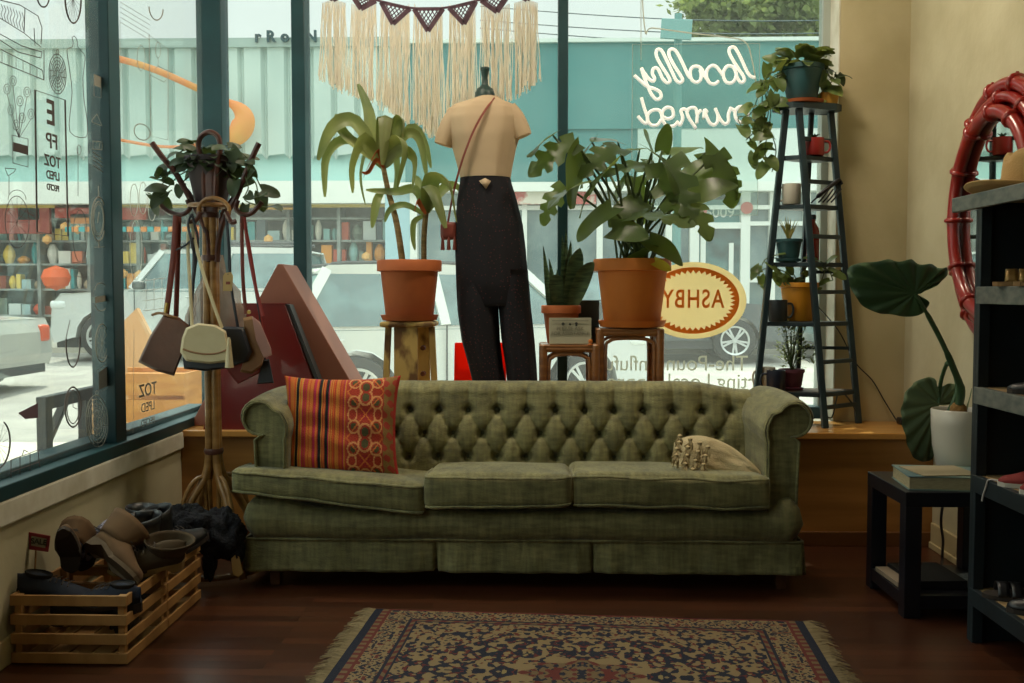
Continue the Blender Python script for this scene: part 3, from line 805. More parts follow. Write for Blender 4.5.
# cars -----------------------------------------------------------------
m_tyre = M('tyre', '#2a2c2d', .85); m_rim = M('alloy', '#c9cdcc', .3, metal=.6); m_cglass = M('car_glass', '#3d5a5c', .08, spec=.8, col2='#5f8080', vscale=2)
m_dkpl = M('dark_plastic', '#34383a', .5)
def car(label, cname, x0, y, z, L_, Wd, belt, roof, hood, deck, gh, paint, flip=1, wheel=.34, wb=(.19,.80), lamp='#c9532f', cat='car'):
    # x0 = rear/front left end; built along +x, flip mirrors it so that the bonnet points to -x
    t = thing(cname, label, cat, (x0+L_/2, y, z))
    def P(u, v): return (x0+L_*u if flip > 0 else x0+L_*(1-u), v)
    def side(poly, y0, y1, mat, name, bv=.03, parent=t, taper=0, zmin=None):
        n = len(poly); vs = []
        zs = [p[1] for p in poly]; lo, hi = min(zs), max(zs)
        for yy, sg in ((y0, 1), (y1, -1)):
            for u, v in poly:
                k = (v-lo)/(hi-lo+1e-9)*taper; X0, Z0 = P(u, v); vs.append(V((X0, yy+sg*k, z+Z0)))
        tt = tessellate_polygon([vs[:n]]); fs = [list(a) for a in tt] + [[n+i for i in a][::-1] for a in tt] + [(i,(i+1)%n,n+(i+1)%n,n+i) for i in range(n)]
        return MB().add(vs, fs).build(name, mat, parent, smooth=False, bevel=bv)
    wr = wheel*1.18/L_
    body = [(0,.32),(.0,.30)]
    lo = .26
    pts = [(.012,.30)]
    for c in wb:
        for k in range(9):
            a = PI - PI*k/8; pts.append((c+wr*math.cos(a), max(lo, wheel+wheel*1.16*math.sin(a))))
    pts += [(.985,.30),(1,.45),(.995,hood*.82),(.965,hood*.95),(gh[3]+.01,hood+.03),(gh[3],belt),(gh[0],belt),(gh[0]-.02 if deck < belt else gh[0]-.005, deck),(.015,deck-.03),(0,deck-.2),(0,.45)]
    side(pts, y, y+Wd, paint, 'body', .04, taper=.05)
    tp = (Wd*.14)
    g_ = [(gh[0],belt-.02),(gh[1],roof-.03),(gh[2],roof-.03),(gh[3],belt-.02)]
    side(g_, y+.05, y+Wd-.05, m_cglass, 'cabin_glass', .02, taper=tp)
    rf = [(gh[1]-.012,roof-.05),(gh[1]+.01,roof-.005),((gh[1]+gh[2])/2,roof+.02),(gh[2]-.01,roof-.005),(gh[2]+.012,roof-.05)]
    side(rf, y+.03+tp, y+Wd-.03-tp, paint, 'roof_panel', .02)
    pl = MB()
    for yy, s_ in ((y+.045, 1), (y+Wd-.045, -1)):
        for a, b_ in ((gh[0]+.005,gh[1]+.005),(gh[3]-.005,gh[2]-.005),((gh[0]+gh[3])/2,(gh[1]+gh[2])/2+.01)):
            xa_, za = P(a, belt); xb2, zb2 = P(b_, roof-.03)
            pl.beam((xa_,yy,z+za),(xb2,yy+s_*tp,z+zb2),.05,.10,up=X)
    build_each(pl, 'window_pillar', paint, t, smooth=False)
    for c in wb:
        for yy, s_ in ((y-.01,-1),(y+Wd+.01,1)):
            cx, cz = P(c, wheel)
            Mx = rotx(PI/2)
            w_ = MB().lathe([(wheel*.66,.0),(wheel*.70,.02),(wheel*.95,.0),(wheel,-.04),(wheel,-.18),(wheel*.9,-.2)], (cx,yy,z+cz), 28, Mx if s_ < 0 else rotx(-PI/2)).build('wheel', m_tyre, t)
            if s_ < 0:
                rm = MB().lathe([(wheel*.60,0),(wheel*.68,-.01),(wheel*.68,.03),(wheel*.60,.02)], (cx,yy-.01,z+cz), 28, Mx, cap=False); rm.lathe([(.001,-.02),(wheel*.14,-.02),(wheel*.12,.03),(.001,.035)], (cx,yy-.0,z+cz), 12, Mx)
                for k in range(10):
                    a = 2*PI*k/10 + (.16 if k % 2 else -.16); rm.beam((cx+wheel*.1*math.cos(a),yy-.012,z+cz+wheel*.1*math.sin(a)),(cx+wheel*.64*math.cos(a-.0),yy-.012,z+cz+wheel*.64*math.sin(a)),wheel*.09,.02,up=Y)
                rm.build('rim', m_rim, w_)
    hb = MB(); mid = (gh[0]+gh[3])/2
    for u in (gh[0]+.09, mid+.10):
        xx, zz_ = P(u, belt-.13); hb.rbox((xx,y-.02,z+zz_),(.22,.04,.035),.015,4)
    build_each(hb, 'door_handle', paint, t)
    sm = MB(); 
    for u in (gh[0]+.01, mid, gh[3]-.02):
        xx, _ = P(u, 0); sm.bb((xx-.006,y-.004,z+.35),(xx+.006,y+.01,z+belt))
    build_each(sm, 'door_seam', m_dkpl, t, smooth=False)
    xx, zz_ = P(gh[3]-.05, belt+.06); MB().rbox((xx,y-.12,z+zz_),(.2,.14,.14),.05,5).build('side_mirror', m_dkpl, t)
    for yy in (y+.02, y+Wd-.3):
        xx, zz_ = P(.975, hood*.80); MB().rbox((xx,yy+.13,z+zz_),(.26,.28,.14),.05,6).build('headlight', M('headlight', '#dfe6e4', .15), t)
        xx, zz_ = P(.015, deck-.22); MB().rbox((xx,yy+.11,z+zz_),(.18,.24,.22),.04,6).build('tail_light', M('tail_lamp', lamp, .3), t)
    MB().bb((x0+.05,y+.1,z+.2),(x0+L_-.05,y+Wd-.1,z+.36)).build('underbody', m_dkpl, t, smooth=False)
    return t
m_wcar = M('car_white', '#c8ccc8', .25, coat=.5); m_gcar = M('car_grey', '#6e7f7e', .3, coat=.4); m_dcar = M('car_dark', '#3c4446', .3, coat=.5); m_scar = M('car_silver', '#a9aba5', .3, coat=.5)
c = car('white hatchback with roof rails parked on the near side of the street', 'parked_hatchback', -.62-1.95, 9.8, gz(9.8), 3.9, 1.75, .96, 1.53, .98, .99, (.04,.13,.66,.80), m_wcar)
rr = MB()
for yy in (10.12, 11.23):
    rr.tube(bez([(-2.0,yy,gz(9.8)+1.51),(-1.85,yy,gz(9.8)+1.57),(-.45,yy,gz(9.8)+1.57),(-.25,yy,gz(9.8)+1.51)],4), .02, 6)
build_each(rr, 'roof_rail', m_dkpl, c); c.rotation_euler.z = .42
jx = W(50,300,15.9).x
c = car('pale off-road wagon with a white roof parked across the street', 'parked_wagon', jx, 15.9, gz(15.9), 4.3, 1.85, 1.15, 1.80, 1.12, 1.15, (.02,.05,.60,.70), m_wcar, flip=-1, wheel=.38)
rr = MB(); 
for yy in (16.3, 17.3): rr.tube([(jx+1.8,yy,gz(16)+1.9),(jx+4.0,yy,gz(16)+1.9)], .03, 6)
for k in range(5): rr.tube([(jx+1.9+k*.5,16.3,gz(16)+1.9),(jx+1.9+k*.5,17.3,gz(16)+1.9)], .02, 6)
for k in (0,4):
    for yy in (16.3,17.3): rr.tube([(jx+1.9+k*.5,yy,gz(16)+1.8),(jx+1.9+k*.5,yy,gz(16)+1.9)], .02, 6)
rr.build('roof_rack', m_dkpl, c)
car('dark grey car with bright alloy wheels parked across the street behind the oval sign', 'parked_car', W(700,300,15.8).x-3.05, 15.8, gz(15.8), 4.5, 1.8, .98, 1.48, .92, .95, (.10,.24,.62,.78), m_dcar, flip=1)
car('teal grey car parked across the street behind the ladder', 'parked_car', W(766,300,15.8).x+.75, 15.8, gz(15.8), 4.4, 1.8, .95, 1.42, .9, .95, (.08,.22,.60,.76), M('car_teal', '#5d8486', .3, coat=.4), flip=1)
car('silver sedan parked beyond the left window, showing its boot', 'parked_sedan', W(43,300,11.2).x-5.4, 11.2, gz(11.2), 4.6, 1.8, .92, 1.4, .9, .93, (.18,.30,.58,.75), m_scar, flip=-1)
# sidewalk things outside the left window
q = onx(60, 424, -1.9); ex = -1.9
f_ = thing('easel_stand', 'empty black metal easel frame standing on the sidewalk outside the left window', 'easel', (ex, q.y, -.2))
a = onx(43,384,ex); b_ = onx(88,374,ex); lo_ = onx(45,468,ex); ro = onx(80,455,ex)
mb = MB()
y0, y1 = a.y, b_.y; z1 = .80; zb_ = lo_.z+.02
mb.bb((ex-.02,y0-.02,-.19),(ex+.02,y0+.03,z1)).bb((ex-.02,y1-.06,-.19),(ex+.02,y1-.01,z1)).bb((ex-.02,y0,z1-.05),(ex+.02,y1+.12,z1)).bb((ex-.02,y0,zb_-.02),(ex+.02,y1-.01,zb_+.03))
mb.beam((ex,(y0+y1)/2,z1-.02),(ex-.45,(y0+y1)/2,-.19),.03,.03); mb.build('easel_frame', m_dkpl, f_, smooth=False, bevel=.003)
# planter of orange timber further along the sidewalk
q = W(150, 395, 7.2)
pb = thing('sidewalk_planter', 'orange timber planter box standing on the sidewalk beyond the corner window', 'planter', (q.x, 7.2, gz(7.2)))
mb = MB(); zt_ = W(150,372,7.2).z
for k in range(4): mb.bb((W(128,0,7.2).x-.3, 7.2, gz(7.2)+.02+k*(zt_-gz(7.2))/4), (W(178,0,7.2).x, 7.22, gz(7.2)+(k+1)*(zt_-gz(7.2))/4-.01))
mb.bb((W(178,0,7.2).x-.02,7.22,gz(7.2)),(W(178,0,7.2).x,7.8,zt_-.01)).bb((W(128,0,7.2).x-.3,7.78,gz(7.2)),(W(178,0,7.2).x-.02,7.8,zt_-.01))
mb.bb((W(128,0,7.2).x-.28,7.23,zt_-.08),(W(178,0,7.2).x-.03,7.77,zt_-.05))
mb.build('box', M('orange_timber', '#c98a3e', .7, col2='#b5762f', vscale=3, stretch=(1,1,6)), pb, smooth=False, bevel=.004)
# sandwich board with a tan triangle behind it
q = W(135, 330, 9.0)
sb_ = MB(); x = W(120,0,9).x; x2 = W(152,0,9).x
sb_.prism([(x-.35,9,gz(9)),(x2+.1,9,gz(9)),(x2,9,W(0,350,9).z),(W(131,0,9).x,9,W(0,308,9).z),(x-.3,9,W(0,350,9).z)], (0,.06,0))
tag(sb_.build('sandwich_board', M('tan_board', '#c99a6a', .8), None, smooth=False), 'tan pointed board standing on the sidewalk left of the coat rack', 'board')
# ================================================================ WINDOW DISPLAY
m_terra = M('terracotta', '#b5612f', .75, col2='#a6552a', vscale=6, bump=.1, bscale=40)
m_soil = M('potting_soil', '#2c2018', .95)
def rimmed_pot(c, rt, rb, h, mat, parent, saucer=0, rim=.2, seg=40, soil=True, name='pot'):
    c = V(c); t = rt*.90; zs = saucer*.5
    MB().lathe([(rb*.98,zs),(rb,zs+.005),(t*.985,zs+h*(1-rim)),(rt,zs+h*(1-rim)+.003),(rt,zs+h-.004),(rt-.004,zs+h),(rt-.016,zs+h),(rt-.02,zs+h-.03),(.001,zs+h-.031)], c, seg, cap=False).build(name, mat, parent, angle=50)
    if soil: MB().lathe([(rt-.021,zs+h-.029),(rt*.5,zs+h-.022),(.001,zs+h-.02)], c, seg, cap=False).build('soil', m_soil, parent)
    if saucer: MB().lathe([(rb*.95,0),(rb*1.14,.004),(rb*1.22,saucer),(rb*1.17,saucer),(rb*1.12,.012),(.001,.012)], c, seg, cap=False).build('saucer', mat, parent, angle=50)
    return c + V((0,0,zs+h-.022))
m_leafd = M('leaf_dracaena', '#5a6a48', .45, col2='#959a62', vscale=2.5, stretch=(1,1,1), island=.25, transl=.35, tcol='#8f9a4a')
m_leafm = M('leaf_monstera', '#3f5030', .36, island=.4, transl=.38, tcol='#7f8f3a')
m_leafp = M('leaf_pothos', '#4f6136', .42, col2='#8c9850', vscale=14, contrast=(.55,.7), island=.3, transl=.28, tcol='#8f9c48')
m_leafk = M('leaf_dark', '#35452f', .5, island=.35, transl=.18, tcol='#5f6f35')
m_leafs = M('leaf_snake', '#2f3f2c', .45, col2='#5a6b46', vscale=14, stretch=(1,1,6), transl=.12)
m_stem = M('plant_stem', '#4a5a30', .6); m_cane = M('cane_bark', '#9c8358', .85, col2='#7d673f', vscale=8, stretch=(1,1,8), bump=.3, bscale=40)
m_dead = M('dry_leaf', '#a5532a', .8, transl=.3)

# --- worn wooden stool and dracaena
m_worn = M('worn_paint_wood', '#b89a58', .7, col2='#6a4a26', vscale=9, stretch=(1,1,.5), contrast=(.48,.58), bump=.2, bscale=30)
st = W(410, 380, 4.93)
sx = st.x; ztop = W(410, 321, 4.93).z
p = thing('wooden_stool', 'worn cream painted wooden stool on the platform under the drooping dracaena', 'stool', (sx, 4.93, PZ))
MB().rbox((sx,4.93,ztop-.014),(.265,.25,.028),.012,8).build('seat', m_worn, p)
for dx, dy, w_, sp in ((-.093,-.085,.03,-.022),(.115,-.05,.03,.022),(-.005,-.10,.115,-.0),(.055,.09,.07,.0)):
    a = V((sx+dx+sp, 4.93+dy*1.15, PZ)); b_ = V((sx+dx, 4.93+dy, ztop-.027))
    MB().beam(a, b_, w_, .026, up=Y).build('leg', m_worn, p, smooth=False, bevel=.003)
pb = MB()
for z_ in (.66, .79, .92): pb.lathe([(.012,-.03),(.014,0),(.012,.03)], (sx+.06, 4.985, z_), 8, rotx(PI/2))
build_each(pb, 'peg', M('rust_peg', '#5b2f1a', .6), p)
pt = thing('potted_dracaena', 'drooping potted dracaena in a terracotta pot on the worn stool', 'potted plant', (sx, 4.93, ztop))
top = rimmed_pot((sx,4.93,ztop+.001), .16, .118, .285, m_terra, pt, .03)
cane1 = bez([top+V((-.03,0,-.02)), W(397,225,4.93), W(388,190,4.93), W(383,165,4.95)], 5)
cane2 = bez([top+V((.07,.02,-.02)), W(424,238,4.95), W(426,212,4.95)], 5)
st_ = MB(); st_.tube(cane1, [.017-.005*i/len(cane1) for i in range(len(cane1))], 10); st_.tube(cane2, .014, 10)
build_each(st_, 'cane', m_cane, pt)
def to(px, py, y): return W(px, py, y)
fo = MB()
def strap(path, w_, mb=fo, n=14, fold=.35, shp='strap'):
    pts = bez(path, max(2, n//(len(path)-1))); m_ = len(pts); vs = []
    prev = None; ph = random.random()*6
    for i, p_ in enumerate(pts):
        d = (pts[min(i+1,m_-1)]-pts[max(i-1,0)]).normalized()
        if prev is None:
            s_ = d.cross(V((.3,-1,.25))).normalized()
        else: s_ = (prev - d*prev.dot(d)).normalized()
        prev = s_; nn = s_.cross(d).normalized(); t = i/(m_-1); ww = w_/2*wprof(shp, t)
        for j in (-1,-.5,0,.5,1): vs.append(p_ + s_*(ww*j) + nn*(abs(j)*ww*fold + .08*ww*math.sin(ph+t*9)*j))
    fs = []
    for i in range(m_-1):
        for j in range(4): fs.append((i*5+j,i*5+j+1,(i+1)*5+j+1,(i+1)*5+j))
    mb.add(vs, fs)
L = [  # px paths with depth, width
 ([(384,168,4.95),(372,135,4.95),(368,110,4.96),(358,84,4.98)], .075),
 ([(382,165,4.95),(355,122,4.9),(332,128,4.86),(318,160,4.84)], .085),
 ([(382,168,4.95),(350,140,4.92),(327,155,4.88),(325,197,4.86)], .06),
 ([(382,166,4.95),(362,140,4.85),(350,165,4.80),(352,193,4.8)], .10),
 ([(382,166,4.95),(345,135,4.9),(338,118,4.9),(352,122,4.93)], .06),
 ([(382,166,4.95),(384,125,4.9),(386,118,4.86),(383,165,4.82)], .10),
 ([(384,166,4.95),(398,122,4.95),(405,124,4.93),(401,150,4.9)], .08),
 ([(384,166,4.95),(400,140,4.85),(408,150,4.8),(398,188,4.78)], .11),
 ([(384,166,4.95),(405,135,4.97),(420,140,4.97),(427,178,4.96)], .06),
 ([(384,166,4.95),(410,128,5.02),(424,142,5.02),(431,168,5.0)], .05),
 ([(384,166,4.95),(402,150,4.85),(416,160,4.82),(413,188,4.8)], .07),
 ([(384,168,4.95),(370,150,5.0),(362,175,5.02),(366,205,5.02)], .07),
 ([(384,168,4.95),(392,150,5.02),(396,172,5.04),(393,195,5.04)], .07),
 ([(382,166,4.95),(365,130,5.0),(345,125,5.02),(328,135,5.02)], .055),
 # small cane
 ([(426,213,4.95),(415,190,4.95),(395,192,4.92),(366,190,4.9)], .055),
 ([(426,213,4.95),(432,178,4.93),(450,182,4.88),(457,222,4.85)], .11),
 ([(426,213,4.95),(428,185,4.88),(436,195,4.8),(446,228,4.78)], .09),
 ([(426,213,4.95),(420,190,5.0),(417,180,5.02),(414,176,5.02)], .05),
 ([(425,215,4.95),(405,205,4.92),(390,210,4.9),(385,222,4.9)], .04),
 ([(426,213,4.95),(442,190,5.0),(455,186,5.03),(462,195,5.05)], .06),
 ([(424,216,4.95),(414,222,4.9),(413,238,4.9),(415,250,4.9)], .035),
 ([(383,190,4.94),(377,200,4.9),(374,215,4.88),(372,228,4.87)], .05),
]
for pth, w_ in L: strap([to(*q) for q in pth], w_)
fo.build('foliage', m_leafd, pt, angle=180)
dl = MB()
for pth in ([(383,167,4.9),(378,150,4.87),(370,162,4.84),(363,178,4.83)],[(384,168,4.9),(376,160,4.86),(368,172,4.84),(362,172,4.83)],[(426,214,4.9),(420,205,4.88),(417,200,4.87),(414,212,4.86)]): strap([to(*q) for q in pth], .03, dl)
dl.build('dry_leaf', m_dead, pt, angle=180)

# --- mannequin, seen from behind
m_shirt = M('beige_jersey', '#c9b191', .9, col2='#d1ba9a', vscale=4, transl=.22, tcol='#d8a878')
m_trouser = M('dark_dotted_cloth', '#1d1a24', .9, attr=None)
nt = m_trouser.node_tree; nd = nt.nodes; lk = nt.links
vo = nd.new('ShaderNodeTexVoronoi'); vo.inputs['Scale'].default_value = 70; tcx = nd.new('ShaderNodeTexCoord'); lk.new(tcx.outputs['Object'], vo.inputs['Vector'])
rmp = nd.new('ShaderNodeValToRGB'); rmp.color_ramp.elements[0].position = .10; rmp.color_ramp.elements[0].color = lin('#7a3a34'); rmp.color_ramp.elements[1].position = .18; rmp.color_ramp.elements[1].color = lin('#110f17')
lk.new(vo.outputs['Distance'], rmp.inputs[0]); lk.new(rmp.outputs[0], nd['Principled BSDF'].inputs['Base Color'])
m_mann = M('mannequin_neck', '#16332f', .5, sheen=.2)
MY = 5.0
mx0 = W(484, 200, MY).x
mn = thing('mannequin', 'headless shop mannequin seen from behind in beige tee and dark wide trousers', 'mannequin', (mx0+.05, MY, PZ))
def zp(py, y=MY): return W(484, py, y).z
def xp(px, y=MY): return W(px, 200, y).x
def ering(cx, cy, z, rx, ry, seg=32, folds=0, ph=0, nf=9, tilt=0):
    out = []
    for k in range(seg):
        a = 2*PI*k/seg; f = 1 + folds*math.sin(nf*a+ph) + folds*.6*math.sin((nf*2+1)*a+ph*1.7)
        out.append(V((cx+rx*math.cos(a)*f, cy+ry*math.sin(a)*f, z + tilt*math.cos(a))))
    return out
# trousers
def loft_px(rows, seg=48, folds=.03, nf=9, y=MY):     # rows: (py, left px, right px, depth radius)
    rr = []; n_ = 5
    dense = []
    for i in range(len(rows)-1):
        for k in range(n_):
            t = k/n_; dense.append([rows[i][j]+(rows[i+1][j]-rows[i][j])*(t*t*(3-2*t) if False else t) for j in range(4)])
    dense.append(list(rows[-1]))
    for i, (py, l, r_, ry) in enumerate(dense):
        x0_, x1_ = xp(l, y), xp(r_, y)
        rr.append(ering((x0_+x1_)/2, y, zp(py, y), (x1_-x0_)/2, ry, seg, folds*min(1, i/8), .4+i*.05, nf))
    return rr
hip = [(178,460.3,510.7,.108),(184,459.5,511.5,.110),(200,457,516,.115),(225,455,522,.125),(250,455,525,.125),(285,456,528,.12),(306,457,530,.10)]
l_leg = [(270,457,499,.10),(310,457,498,.11),(340,461,499,.105),(365,468,502,.10),(390,474,506,.09),(416,480,506,.08)]
r_leg = [(270,494,528,.10),(310,499,531,.11),(340,502,534,.11),(365,506,536,.105),(395,509,538,.10),(421,511,538,.09)]
# the hip tube and the two legs are one garment
gm = MB()
gm.loft(loft_px(hip, folds=.018, nf=11), 48); gm.loft(loft_px(l_leg, folds=.035, nf=7), 48); gm.loft(loft_px(r_leg, folds=.035, nf=6), 48)
tr = gm.build('trousers', m_trouser, mn, angle=180)
# tee: torso and sleeves
def shirt_rows():
    return [(97,478,498,.055),(100,470,503,.07),(104,457,512,.085),(109,449,518,.095),(118,445,521,.105),(135,448,519,.11),(150,454,515,.105),(165,458,512,.10),(178,461,510,.10),(184,461,510,.098)]
sh = MB(); sh.loft(loft_px(shirt_rows(), folds=.028, nf=6), 48)
# tucked shirt tail fold in the middle of the back
for side, pth, r0, r1 in ((-1, [(462,115),(454,122),(447,134),(443,145)], .066, .045), (1, [(506,113),(513,120),(519,130),(522,137)], .066, .05)):
    pts = bez([W(a, b_, MY) for a, b_ in pth], 4)
    sh.tube(pts, [r0+(r1-r0)*i/(len(pts)-1) for i in range(len(pts))], 20, cap=False, flat=.95, up=Y)
shirt = sh.build('t_shirt', m_shirt, mn, angle=180)
cr_ = MB(); cr_.tube(ering(xp(488), MY, zp(98.5), .053, .053, 28), .006, 6, closed=True); cr_.build('collar', M('collar_rib', '#a97f58', .9), shirt)
tl_ = MB(); tl_.add([W(479,181,MY-.115),W(491,181,MY-.115),W(486,189,MY-.122),W(485,178,MY-.12)], [(0,2,3),(2,1,3)]); tl_.build('shirt_tail', m_shirt, shirt, solid=.004)
ne = MB(); ne.lathe([(.050,zp(104)),(.052,zp(99)),(.050,zp(94)),(.040,zp(89)),(.022,zp(86.5)),(.016,zp(84)),(.014,zp(78)),(.019,zp(72)),(.024,zp(69)),(.022,zp(67.5)),(.001,zp(67.2))], (xp(485),MY,0), 28)
ne.build('neck_cap', m_mann, mn, angle=180)
st2 = MB(); st2.lathe([(.14,0),(.14,.012),(.03,.02),(.014,.04),(.014,.5)], (mx0+.06, MY+.0, PZ+.001), 28); st2.build('stand', m_dkpl, mn)
m_rust = M('rust_leather', '#7a3326', .5)
hb = thing('crossbody_bag', 'small rust tasselled bag on a thin strap slung across the mannequin', 'bag', W(447, 240, 4.95))
pts = bez([W(494,98,MY-.06),W(484,112,MY-.115),(W(474,130,MY-.125)),W(464,155,MY-.12),W(456,182,MY-.09),W(451,205,MY-.05),W(448,222,MY-.03)], 5)
MB().tube(pts, .008, 6, flat=.5).build('strap', m_rust, hb)
q = W(449, 231, MY-.03)
MB().rbox(q,(.085,.05,.09),.02,8).build('pouch', m_rust, hb, angle=180)
for dx in (-.03, 0, .03):
    o = q+V((dx,-.02,-.045)); mb = MB(); mb.lathe([(.003,.02),(.006,.01),(.007,0),(.011,-.05),(.001,-.051)], o, 10); mb.build('tassel', m_rust, hb)

# --- orange shopping bag behind the mannequin
m_obag = M('orange_bag', '#e8431a', .5, transl=.6, tcol='#ff5a20')
ob = thing('shopping_bag', 'bright orange red shopping bag standing behind the mannequin legs', 'bag', (xp(478,5.16), 5.15, PZ))
mb = MB(); xa_, xb2 = xp(454,5.15), xp(506,5.15); zt_ = W(480,343,5.15).z
mb.loft([[V((x,y,z)) for x, y in ((xa_+.008*k,5.12),(xb2-.008*k,5.12),(xb2-.008*k,5.19),(xa_+.008*k,5.19))] for k, z in ((1,PZ+.002),(0,.7),(.3,.85),(.6,zt_))], 4, cap=False)
mb.add([(xa_,5.12,PZ+.002),(xb2,5.12,PZ+.002),(xb2,5.19,PZ+.002),(xa_,5.19,PZ+.002)], [(0,1,2,3)])
mb.build('bag_body', m_obag, ob, smooth=False, solid=.002)
for y_ in (5.12, 5.19): MB().tube(bez([(xa_+.09,y_,zt_-.01),(xa_+.10,y_,zt_+.05),((xa_+xb2)/2,y_,zt_+.08),(xb2-.10,y_,zt_+.05),(xb2-.09,y_,zt_-.01)],6), .005, 6).build('handle', m_obag, ob)

# --- rattan side tables
m_rattan = M('rattan', '#8a5a2e', .45, col2='#6d4321', vscale=5, stretch=(1,1,5), coat=.2)
def rattan_table(px0, px1, pytop, y, label, dep=.30):
    x0_, x1_ = W(px0,pytop,y).x, W(px1,pytop,y).x; zt_ = W(px0,pytop,y).z
    t = thing('rattan_side_table', label, 'side table', ((x0_+x1_)/2, y+dep/2, PZ), 'rattan side tables on the platform')
    r_ = .021; cs = [(x0_+r_,y+r_),(x1_-r_,y+r_),(x1_-r_,y+dep-r_),(x0_+r_,y+dep-r_)]
    MB().bb((x0_+.006,y+.006,zt_-.014),(x1_-.006,y+dep-.006,zt_)).build('table_top', m_rattan, t, smooth=False, bevel=.004)
    for i, (a, b_) in enumerate(cs):
        MB().lathe([(r_,PZ),(r_*.98,(PZ+zt_)/2),(r_,zt_-.004),(r_*.7,zt_+.002)], (a,b_,0), 14).build('leg', m_rattan, t)
        a2, b2 = cs[(i+1)%4]; MB().tube([(a,b_,zt_-.022),(a2,b2,zt_-.022)], .016, 10).build('rail', m_rattan, t)
        A_, B_ = V((a,b_,0)), V((a2,b2,0)); u = (B_-A_).normalized(); l_ = (B_-A_).length
        k = MB(); k.tube(bez([A_+u*.028+Z*(zt_-.32),A_+u*.028+Z*(zt_-.10),A_+u*.045+Z*(zt_-.062),A_+u*.09+Z*(zt_-.048),B_-u*.09+Z*(zt_-.048),B_-u*.045+Z*(zt_-.062),B_-u*.028+Z*(zt_-.10),B_-u*.028+Z*(zt_-.32)],5), .009, 8)
        k.build('bent_brace', m_rattan, t)
    return t, (x0_+x1_)/2, zt_
t1, tx1, tz1 = rattan_table(539, 600, 345, 4.86, 'lower rattan side table carrying the snake plant', .28)
t2, tx2, tz2 = rattan_table(596, 665, 329, 4.88, 'taller rattan side table carrying the big monstera', .30)
# monstera
mo = thing('potted_monstera', 'large bushy monstera in an orange terracotta pot on the rattan table', 'potted plant', (W(632,300,5.03).x, 5.03, tz2))
mc = V((W(632,300,5.03).x, 5.03, tz2+.003))
m_terra2 = M('terracotta_orange', '#d0782c', .7, col2='#c46d26', vscale=5)
top = rimmed_pot(mc, .195, .140, .325, m_terra2, mo, .035, rim=.19)
ms = MB(); ml = MB()
R = random.Random(12)
spec = [ # leaf centre px, depth, direction px of tip, length, width, droop
 (650,146,5.05,645,128,.13,.09,.1),(664,142,5.0,668,124,.12,.07,.2),
 (608,152,4.9,582,160,.24,.17,.8),(585,150,5.1,570,165,.20,.15,.8),(560,150,4.85,530,165,.24,.16,.5),(545,140,4.9,528,150,.2,.12,.3),
 (575,170,4.85,555,215,.26,.22,.5),(600,175,4.8,560,205,.28,.22,.7),(640,165,4.95,600,160,.24,.18,.6),(628,150,5.1,604,150,.2,.15,.4),
 (672,180,4.85,690,225,.30,.27,.3),(664,160,4.9,680,170,.26,.2,.8),(690,205,4.82,712,222,.25,.17,.7),(650,215,4.8,690,212,.27,.17,.5),
 (700,170,5.0,726,150,.2,.14,.9),(718,165,5.05,752,198,.26,.14,.5),(722,170,4.95,742,210,.24,.12,.5),(600,215,4.8,572,232,.2,.16,.6),
 (622,230,4.78,648,232,.17,.14,.6),(660,245,4.85,684,258,.18,.11,.5),(638,255,4.9,655,240,.14,.11,.5),(618,190,5.1,600,215,.22,.17,.6),
 (590,160,5.15,560,180,.22,.17,.9),(640,190,5.15,650,215,.22,.19,.8),(610,140,5.12,590,135,.16,.13,.3),(556,195,5.0,535,215,.2,.14,.9),
 (575,185,4.78,545,190,.22,.19,.8),(680,150,5.12,700,140,.18,.14,.5),(634,205,4.9,612,212,.20,.17,1.0),(705,190,4.9,727,178,.2,.13,.8),
]
for cx_, cy_, y_, tx_, ty_, l_, w_, dr in spec:
    a = W(cx_, cy_, y_); b_ = W(tx_, ty_, y_-.04+R.uniform(-.08,.02)); d = (b_-a).normalized()
    base = a - d*l_*.35
    s0 = top + V((R.uniform(-.09,.09), R.uniform(-.09,.05), -.02))
    mid = s0.lerp(base, .5) + V((0, 0, .05)) + (base-s0).cross(Y)*.0
    ms.tube(bez([s0, mid, base], 6), [.0065]*12+[.0045], 6)
    upv = V((R.uniform(-.35,.35), -.75 if R.random() < .6 else .3, .8)).normalized()
    leaf(ml, base, d, l_*1.18, max(w_, l_*.8)*1.15, dr, R.uniform(-.4,.4), 'heart', 26, .18, upv, .03, split=(4.2 if R.random() < .65 and l_ > .18 else 0), cup=.12)
ms.build('stems', m_stem, mo, kind='stuff'); ml.build('foliage', m_leafm, mo, angle=180)
yl = MB(); leaf(yl, W(655,262,4.84), W(668,268,4.82)-W(655,262,4.84), .09, .07, .5, 0, 'heart', 8, .2, V((0,-1,.3))); yl.build('yellow_leaf', M('leaf_yellow', '#b9a32f', .5, transl=.4), mo, angle=180)
